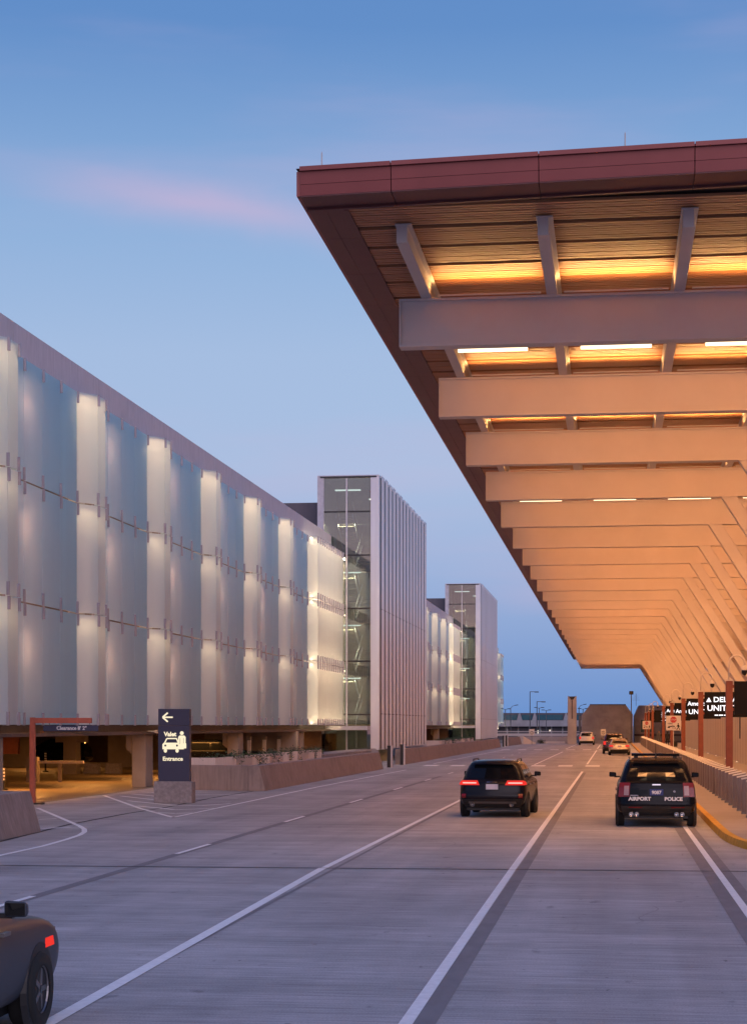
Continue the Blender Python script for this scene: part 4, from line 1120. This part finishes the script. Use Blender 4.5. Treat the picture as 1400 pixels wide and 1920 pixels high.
text('lettering', 'AIRPORT', .125, 'letter_flat', pc, (-.70, .052, .69), ext=.006, sx=1.1, weight=.006)
text('lettering', 'POLICE', .125, 'letter_flat', pc, (.20, .038, .69), ext=.006, sx=1.1, weight=.006)
bx('name_badge', 'chrome', pc, -.66, -.46, .055, .075, .805, .83)
MB().lathe([(.0, -.004), (.03, -.004), (.03, .01)], (.45, .085, .92), 'y', 12).build('lock', 'chrome', pc)
MB().box(-.62, .62, 1.3, 1.6, 1.80, 1.87).build('light_bar', 'car_glass', pc, bevel=.02)
bx('light_bar_foot', 'black_plastic', pc, -.55, -.45, 1.38, 1.5, 1.70, 1.80); bx('light_bar_foot', 'black_plastic', pc, .45, .55, 1.38, 1.5, 1.70, 1.80)
for s in (-1, 1): MB().tube([(s * .66, .75, 1.70), (s * .67, .9, 1.77), (s * .67, 2.4, 1.77), (s * .66, 2.55, 1.70)], .02, 8).build('roof_rail', 'dull_metal', pc)
MB().lathe([(.0, 1.74), (.05, 1.74), (.04, 1.79), (.012, 1.82), (.006, 2.15)], (.0, .95, 0), 'z', 8).build('antenna', 'black_plastic', pc)
rear_patch(SUV, 1.63, 1.70, -.60, .60, -.56, .56, .10, 2, 6).build('spoiler', 'paint_black', pc)
for s, bb in ((-1, 'white_paint'),):
    side_patch(SUV, s, .75, .95, 2.2, 3.3, 2.2, 3.3, .006).build('door_stripe', 'letter_flat', pc)
# --- charcoal SUV moving ahead
ec = car('charcoal SUV with glowing tail lights in the middle lane', ESC, 'paint_charcoal', (-3.36, 50.85, 0), radians(-2.5), name='moving_suv')
for s in (-1, 1):
    xs = sorted((s * .36, s * .92)); ys = sorted((s * .42, s * .88))
    l = rear_patch(ESC, .92, 1.05, xs[0], xs[1], ys[0], ys[1], .016, 3, 4).build('tail_light', 'tail_on', ec)
    xs = sorted((s * .45, s * .84)); rear_patch(ESC, .965, .995, xs[0], xs[1], xs[0], xs[1], .024, 2, 4).build('light_bar', 'tail_hot', l)
    side_patch(ESC, s, .93, 1.03, .22, .50, .24, .42, .008).build('tail_light', 'tail_on', ec)
    xs = sorted((s * .74, s * .86)); rear_patch(ESC, .56, .68, xs[0], xs[1], xs[0], xs[1], .016, 2, 2).build('reflector', 'tail_off', ec)
    MB().lathe([(.0, .02), (.05, .02), (.07, -.05), (.06, -.05), (.05, .08)], (s * .55, .06, .38), 'y', 14).build('exhaust', 'dull_metal', ec, smooth=True)
rear_patch(ESC, .40, .46, -.68, .68, -.66, .66, .03, 2, 6).build('skid_plate', 'dull_metal', ec)
bx('licence_plate', 'plate_pale', ec, -.17, .17, .035, .06, .80, .95)
bx('plate_frame', 'black_plastic', ec, -.185, .185, .04, .062, .785, .965)
rear_patch(ESC, .99, 1.02, -.16, .16, -.14, .14, .02, 2, 4).build('trim_bar', 'chrome', ec)
rear_patch(ESC, 1.50, 1.58, -.58, .58, -.54, .54, .14, 2, 6).build('spoiler', 'paint_charcoal', ec)
for s in (-1, 1): MB().tube([(s * .62, .85, 1.56), (s * .63, 1.0, 1.63), (s * .63, 2.1, 1.63), (s * .62, 2.25, 1.56)], .018, 8).build('roof_rail', 'black_plastic', ec)
# --- far traffic
def lamps(t, prof, z0, z1, xa, xb, m, plate=True):
    for s in (-1, 1):
        xs = sorted((s * xa, s * xb)); rear_patch(prof, z0, z1, xs[0], xs[1], xs[0], xs[1], .016, 3, 3).build('tail_light', m, t)
    if plate:
        bx('licence_plate', 'plate_pale', t, -.16, .16, .03, .05, .74, .88)
wc = car('white SUV far ahead near the concrete pillar', SUV, 'paint_white', (-3.42, 239.5, 0), 0, name='moving_suv'); lamps(wc, SUV, .80, 1.10, .72, .95, 'tail_on')
SUVT = [(z * 1.06, a, b_, w * 1.02, r) for z, a, b_, w, r in SUV]
rc = car('dark maroon SUV with a roof rack just beyond the silver sedan', SUVT, 'paint_maroon', (.12, 166.0, 0), 0, name='moving_suv'); lamps(rc, SUVT, .84, 1.16, .74, .97, 'tail_on', False)
for s in (-1, 1): MB().tube([(s * .66, .75, 1.80), (s * .67, .9, 1.88), (s * .67, 2.4, 1.88), (s * .66, 2.55, 1.80)], .025, 8).build('roof_rail', 'dull_metal', rc)
bx('roof_bar', 'dull_metal', rc, -.67, .67, 1.2, 1.27, 1.88, 1.93); bx('roof_bar', 'dull_metal', rc, -.67, .67, 2.1, 2.17, 1.88, 1.93)
sc_ = car('silver sedan stopped behind the maroon SUV', SED, 'paint_silver', (.56, 158.2, 0), 0, 'sedan', name='silver_sedan', wr_=.33); lamps(sc_, SED, .74, .90, .52, .86, 'tail_on')
# --- sedan cut by the lower left corner
lc = car('dark grey sedan cut off by the lower left corner', SED, 'paint_grey', (-5.72, 11.25, 0), radians(1.0), 'sedan', name='passing_sedan', wr_=.33)
for s in (-1, 1):
    xs = sorted((s * .50, s * .88)); ys = sorted((s * .52, s * .86))
    rear_patch(SED, .74, .86, xs[0], xs[1], ys[0], ys[1], .016, 3, 4).build('tail_light', 'tail_on', lc)
    side_patch(SED, s, .76, .86, .22, .46, .24, .40, .008).build('tail_light', 'tail_on', lc)
    side_patch(SED, s, .67, .75, 3.98, 4.24, 4.0, 4.22, .004).build('side_marker', 'tail_on', lc)
    xs = sorted((s * .45, s * .80)); rear_patch(SED, .64, .78, xs[0], xs[1], xs[0], xs[1], .014, 2, 3, front=True).build('headlight', 'tail_clear', lc)
bx('licence_plate', 'plate_pale', lc, -.17, .17, .03, .05, .56, .70)
# --- cars standing inside the garage
for i, (x, y, rz, pr_, pn, lb) in enumerate(((-24.8, 102.5, radians(-90), SUV, 'paint_black', 'black SUV parked inside the garage behind the planter'),
                                        (-33.0, 112.5, radians(90), SUV, 'paint_black', 'dark SUV in the left dark opening of the garage'),
                                        (-25.6, 113.5, radians(90), SED, 'paint_black', 'dark sedan in the right dark opening of the garage'),
                                        (-22.2, 117.0, radians(180), SUV, 'paint_silver', 'pale SUV facing out of the garage near the first stair tower'),
                                        (-24.0, 175.0, radians(-90), SUV, 'paint_black', 'black car inside the middle garage front'))):
    k = car(lb, pr_, pn, (x, y, .012), rz, 'sedan' if pr_ is SED else 'suv', name='garage_car', parts=False)
    if i == 3:
        for s in (-1, 1): MB().lathe([(.0, 4.93), (.1, 4.93), (.1, 4.86)], (s * .7, 0, .85), 'y', 12).build('headlight', 'fixture_glow', k)

# ================================================================== people on the sidewalk
def person(label, loc, rz, top_m, stride=.22):
    t = thing('person', label, 'person', loc, rz)
    J = {'pel': (0, 0, .95), 'sp': (0, .01, 1.18), 'ch': (0, .02, 1.38), 'nk': (0, .03, 1.52), 'hd': (0, .05, 1.63), 'ht': (0, .04, 1.76),
         'lh': (-.1, 0, .90), 'lk': (-.11, stride * .7, .50), 'la': (-.11, stride, .08), 'lt': (-.11, stride + .16, .04),
         'rh': (.1, 0, .90), 'rk': (.11, -stride * .2, .50), 'ra': (.11, -stride, .10), 'rt': (.11, -stride + .15, .04),
         'ls': (-.19, .02, 1.42), 'le': (-.25, -.06, 1.14), 'lw': (-.25, .08, .92), 'lf': (-.25, .12, .83),
         'rs': (.19, .02, 1.42), 're': (.25, .02, 1.14), 'rw': (.24, .14, .93), 'rf': (.24, .17, .84)}
    Ed = [('pel', 'sp'), ('sp', 'ch'), ('ch', 'nk'), ('nk', 'hd'), ('hd', 'ht'), ('pel', 'lh'), ('lh', 'lk'), ('lk', 'la'), ('la', 'lt'), ('pel', 'rh'), ('rh', 'rk'), ('rk', 'ra'), ('ra', 'rt'),
          ('ch', 'ls'), ('ls', 'le'), ('le', 'lw'), ('lw', 'lf'), ('ch', 'rs'), ('rs', 're'), ('re', 'rw'), ('rw', 'rf')]
    R = dict(pel=.15, sp=.14, ch=.16, nk=.055, hd=.10, ht=.07, lh=.10, lk=.065, la=.045, lt=.035, rh=.10, rk=.065, ra=.045, rt=.035, ls=.075, le=.05, lw=.035, lf=.03, rs=.075, re=.05, rw=.035, rf=.03)
    keys = list(J); me = bpy.data.meshes.new('body'); me.from_pydata([J[k] for k in keys], [(keys.index(a), keys.index(b)) for a, b in Ed], [])
    me.materials.append(MATS[top_m])
    o = bpy.data.objects.new('body', me); COL.objects.link(o); o.parent = t
    o.modifiers.new('skin', 'SKIN'); sv = me.skin_vertices[0].data
    for i, k in enumerate(keys): sv[i].radius = (R[k], R[k] * (.75 if k in ('pel', 'sp', 'ch') else 1))
    sv[0].use_root = True
    o.modifiers.new('sub', 'SUBSURF').render_levels = 1
    MB().lathe([(.0, 1.80), (.07, 1.78), (.105, 1.70), (.10, 1.62), (.0, 1.60)], (0, .02, 0), 'z', 12).build('hair', 'black_plastic', t, smooth=True)
    MB().lathe([(.0, 1.74), (.07, 1.71), (.085, 1.64), (.06, 1.55), (.0, 1.53)], (0, .075, 0), 'z', 12).build('face', 'skin', t, smooth=True)
    return t
person('person in dark clothes walking on the sidewalk by the fourth sign post', (6.05, 205, .15), radians(15), 'cloth_dark')
person('distant person in grey standing on the far sidewalk', (5.6, 226, .15), radians(200), 'cloth_grey', .05)
t = thing('suitcase', 'small black suitcase standing on the far sidewalk', 'suitcase', (6.9, 205.5, .15), .3)
MB().box(-.24, .24, -.14, .14, .05, .62).build('shell', 'case_black', t, bevel=.04); MB().tube([(-.12, .1, .62), (-.12, .1, .95), (.12, .1, .95), (.12, .1, .62)], .012, 6).build('handle', 'dull_metal', t)

# ================================================================== far end of the road
p = thing('concrete_pillar', 'tall square concrete pillar with dark open top at the road end', 'pillar', (-5.6, 254, 0))
MB().hexa([(-.62, -.6, 0), (.62, -.6, 0), (.62, .6, 0), (-.62, .6, 0)], [(-.60, -.58, 6.0), (.60, -.58, 6.0), (.60, .58, 6.0), (-.60, .58, 6.0)]).build('shaft', 'far_concrete', p, bevel=.03)
MB().prism([(-.60, 6.0), (.60, 6.0), (.60, 6.7), (.52, 6.7), (.12, 6.15), (-.12, 6.15), (-.52, 6.7), (-.60, 6.7)], 'y', -.58, -.40).build('notched_head', 'far_concrete', p)
bx('dark_head', 'dark_frame', p, -.58, .58, -.39, .56, 6.0, 6.62)
bx('groove', 'far_roof', p, -.09, .09, -.605, -.595, 3.5, 6.1)
ew = thing('end_wall', 'blank concrete building end with splayed top corners behind the far traffic', 'building', (-.85, 268, -1))
MB().prism([(-3.7, 0), (3.75, 0), (3.75, 5.2), (2.75, 6.57), (-2.5, 6.57), (-3.7, 5.0)], 'y', 0, 12).build('wall', 'far_concrete', ew)
MB().prism([(-2.35, 0), (2.9, 0), (2.9, 4.6), (2.2, 5.6), (-1.1, 5.6), (-2.35, 4.2)], 'y', -.16, -.02).build('raised_panel', 'far_concrete', ew)
bx('coping', 'far_roof', ew, -2.5, 2.75, -.1, 12.1, 6.58, 6.7)
bx('pipe', 'grey_metal', ew, -4.0, -3.8, -.1, .1, 0, 5.0)
rb = thing('side_building', 'grey concrete block with a teal window right of the blank end wall', 'building', (3.6, 276, -1))
MB().prism([(-.4, 0), (9, 0), (9, 6.6), (.3, 6.6), (-.4, 5.0)], 'y', 0, 12).build('wall', 'far_concrete', rb)
bx('window', 'teal_glass', rb, .6, 2.2, -.08, -.02, 2.6, 4.4); bx('ledge', 'far_roof', rb, -.4, 9, -.3, -.01, 2.0, 2.3)
bx('canopy_edge', 'far_roof', rb, 1.0, 9, -.9, -.31, 1.0, 1.3)
lo = thing('low_terminal', 'long low dark concourse building with teal clerestory across the road end', 'building', (-13, 330, 0))
bx('wall', 'far_roof', lo, -11, 7.6, 0, 20, 0, 2.4)
bx('fascia', 'far_concrete', lo, -11.3, 7.8, -1.2, 20, 2.4, 3.5)
bx('roof', 'far_roof', lo, -11, 7.6, 1, 20, 3.5, 4.85)
for xa, xb in ((-9.5, -4.2), (-3.4, -1.5), (-.6, 4.0), (5.0, 7.2)): bx('clerestory', 'teal_glass', lo, xa, xb, .92, .99, 3.6, 4.5)
for x in (-3.8, -1.05, 4.6): MB().prism([(x - .5, 3.5), (x + .5, 3.5), (x + .12, 4.8), (x - .12, 4.8)], 'y', .3, .95).build('rib', 'far_concrete', lo)
for i in range(9):
    x = -10 + i * 2.0; bx('pier', 'far_concrete', lo, x - .12, x + .12, -.3, -.02, 0, 2.39)
for x, z, w_, h_ in ((-9.8, 1.9, .9, .5), (-8.4, 1.9, .8, .5), (-.7, .8, .35, .9), (-.1, 1.2, .25, .5), (1.6, 1.4, .25, .4), (4.6, .7, .2, .3), (5.5, .8, .3, .3)):
    bx('lit_window', 'far_glow', lo, x, x + w_, -.06, -.03, z, z + h_)
gr = thing('white_guard_rail', 'bright white rail running across the road end below the concourse', 'rail', (-13, 286, 0))
bx('rail', 'sign_white', gr, -8, 8.0, -.06, .06, .92, 1.32)
bx('rail', 'sign_white', gr, -8, 8.0, -.05, .05, 1.55, 1.68)
for i in range(9): bx('post', 'grey_metal', gr, -8 + i * 1.95, -7.86 + i * 1.95, .061, .16, 0, 1.6)
lw = thing('low_end_wall', 'low grey concrete wall at the road end left of the pillar', 'wall', (-8.8, 262, 0))
bx('wall', 'far_concrete', lw, -4.6, 3.0, 0, .4, 0, 1.0)
bx('ledge', 'sign_white', lw, -4.5, -1.6, -1.0, -.1, 0, .12); bx('ledge', 'sign_white', lw, -1.4, 2.0, -1.0, -.1, 0, .3)
sh_ = thing('shrub', 'small green shrub at the foot of the low end wall', 'shrub', (-10.2, 260.6, 0))
lf = MB(); rnd = random.Random(5)
for _ in range(260):
    P_ = Vector((rnd.gauss(0, .3), rnd.gauss(0, .2), abs(rnd.gauss(.25, .22)))); a = rnd.uniform(0, 6.3); u_ = Vector((cos(a), sin(a), rnd.uniform(-.7, .7))) * .09; w_ = Vector((-sin(a), cos(a), rnd.uniform(-.5, .5))) * .05
    lf.add([P_ - u_, P_ + w_, P_ + u_, P_ - w_], [(0, 1, 2, 3)])
tag(lf.build('crown', 'leaf', sh_), kind='stuff'); MB().tube([(0, 0, 0), (.02, 0, .35)], .03, 6).build('stem', 'ground_dirt', sh_)

def lamp_pole(x, y, h, kind, label):
    t = thing('street_lamp', label, 'lamp post', (x, y, 0), 0, 'lamp posts beyond the road end')
    MB().lathe([(.16, 0), (.15, .4), (.09, .45), (.06, h), (0, h)], (0, 0, 0), 'z', 10).build('pole', 'grey_metal', t)
    if kind == 'arm':
        MB().box(0, 1.35, -.05, .05, h - .10, h).build('arm', 'grey_metal', t); MB().box(.7, 1.4, -.14, .14, h - .16, h - .10).build('lamp_head', 'dark_frame', t)
    elif kind == 'cobra':
        MB().tube([(0, 0, h - .1), (.25, 0, h + .25), (.8, 0, h + .42)], .04, 6).build('arm', 'grey_metal', t)
        MB().hexa([(.7, -.1, .36 + h), (1.25, -.1, h + .42), (1.25, .1, h + .42), (.7, .1, .36 + h)], [(.7, -.1, .46 + h), (1.2, -.06, h + .54), (1.2, .06, h + .54), (.7, .1, .46 + h)]).build('lamp_head', 'dark_frame', t)
    elif kind == 'twin':
        for s in (-1, 1):
            MB().tube([(0, 0, h - .1), (s * .4, 0, h + .05)], .035, 6).build('arm', 'grey_metal', t)
            MB().box(s * .6 - .28, s * .6 + .28, -.12, .12, h, h + .12).build('lamp_head', 'dark_frame', t)
    else:
        MB().box(-.30, .30, -.25, .25, h, h + .5).build('lamp_head', 'dark_frame', t, bevel=.05)
lamp_pole(-13.07, 290, 8.0, 'arm', 'tall flat-armed lamp post left of the pillar, highest of the group')
lamp_pole(-12.05, 292, 6.45, 'arm', 'flat-armed lamp post just right of the highest one')
lamp_pole(-16.7, 300, 5.5, 'cobra', 'lamp post with a curved arm near the second stair tower')
lamp_pole(-17.75, 303, 5.3, 'twin', 'twin-headed lamp post closest to the second stair tower')
lamp_pole(-12.9, 322, 5.7, 'twin', 'twin-headed lamp post between the two flat-armed ones')
lamp_pole(-11.8, 326.5, 5.3, 'twin', 'short twin-headed lamp post left of the concrete pillar')
lamp_pole(-5.5, 300, 5.6, 'cobra', 'curved-arm lamp post right of the concrete pillar')
lamp_pole(-5.0, 310, 5.4, 'twin', 'twin-headed lamp post peeping right of the concrete pillar')
lamp_pole(2.62, 262, 7.0, 'box', 'slim pole with a boxy flood lamp at the right of the end wall')
an = thing('antenna_mast', 'thin lattice antenna above the block right of the end wall', 'antenna', (3.55, 282, 5.6))
MB().tube([(0, 0, 0), (0, 0, 1.9)], .03, 6).build('mast', 'grey_metal', an)
for z, w_ in ((.9, .55), (1.2, .4), (1.5, .25)): MB().tube([(-w_, 0, z), (w_, 0, z)], .015, 5).build('crossbar', 'grey_metal', an)
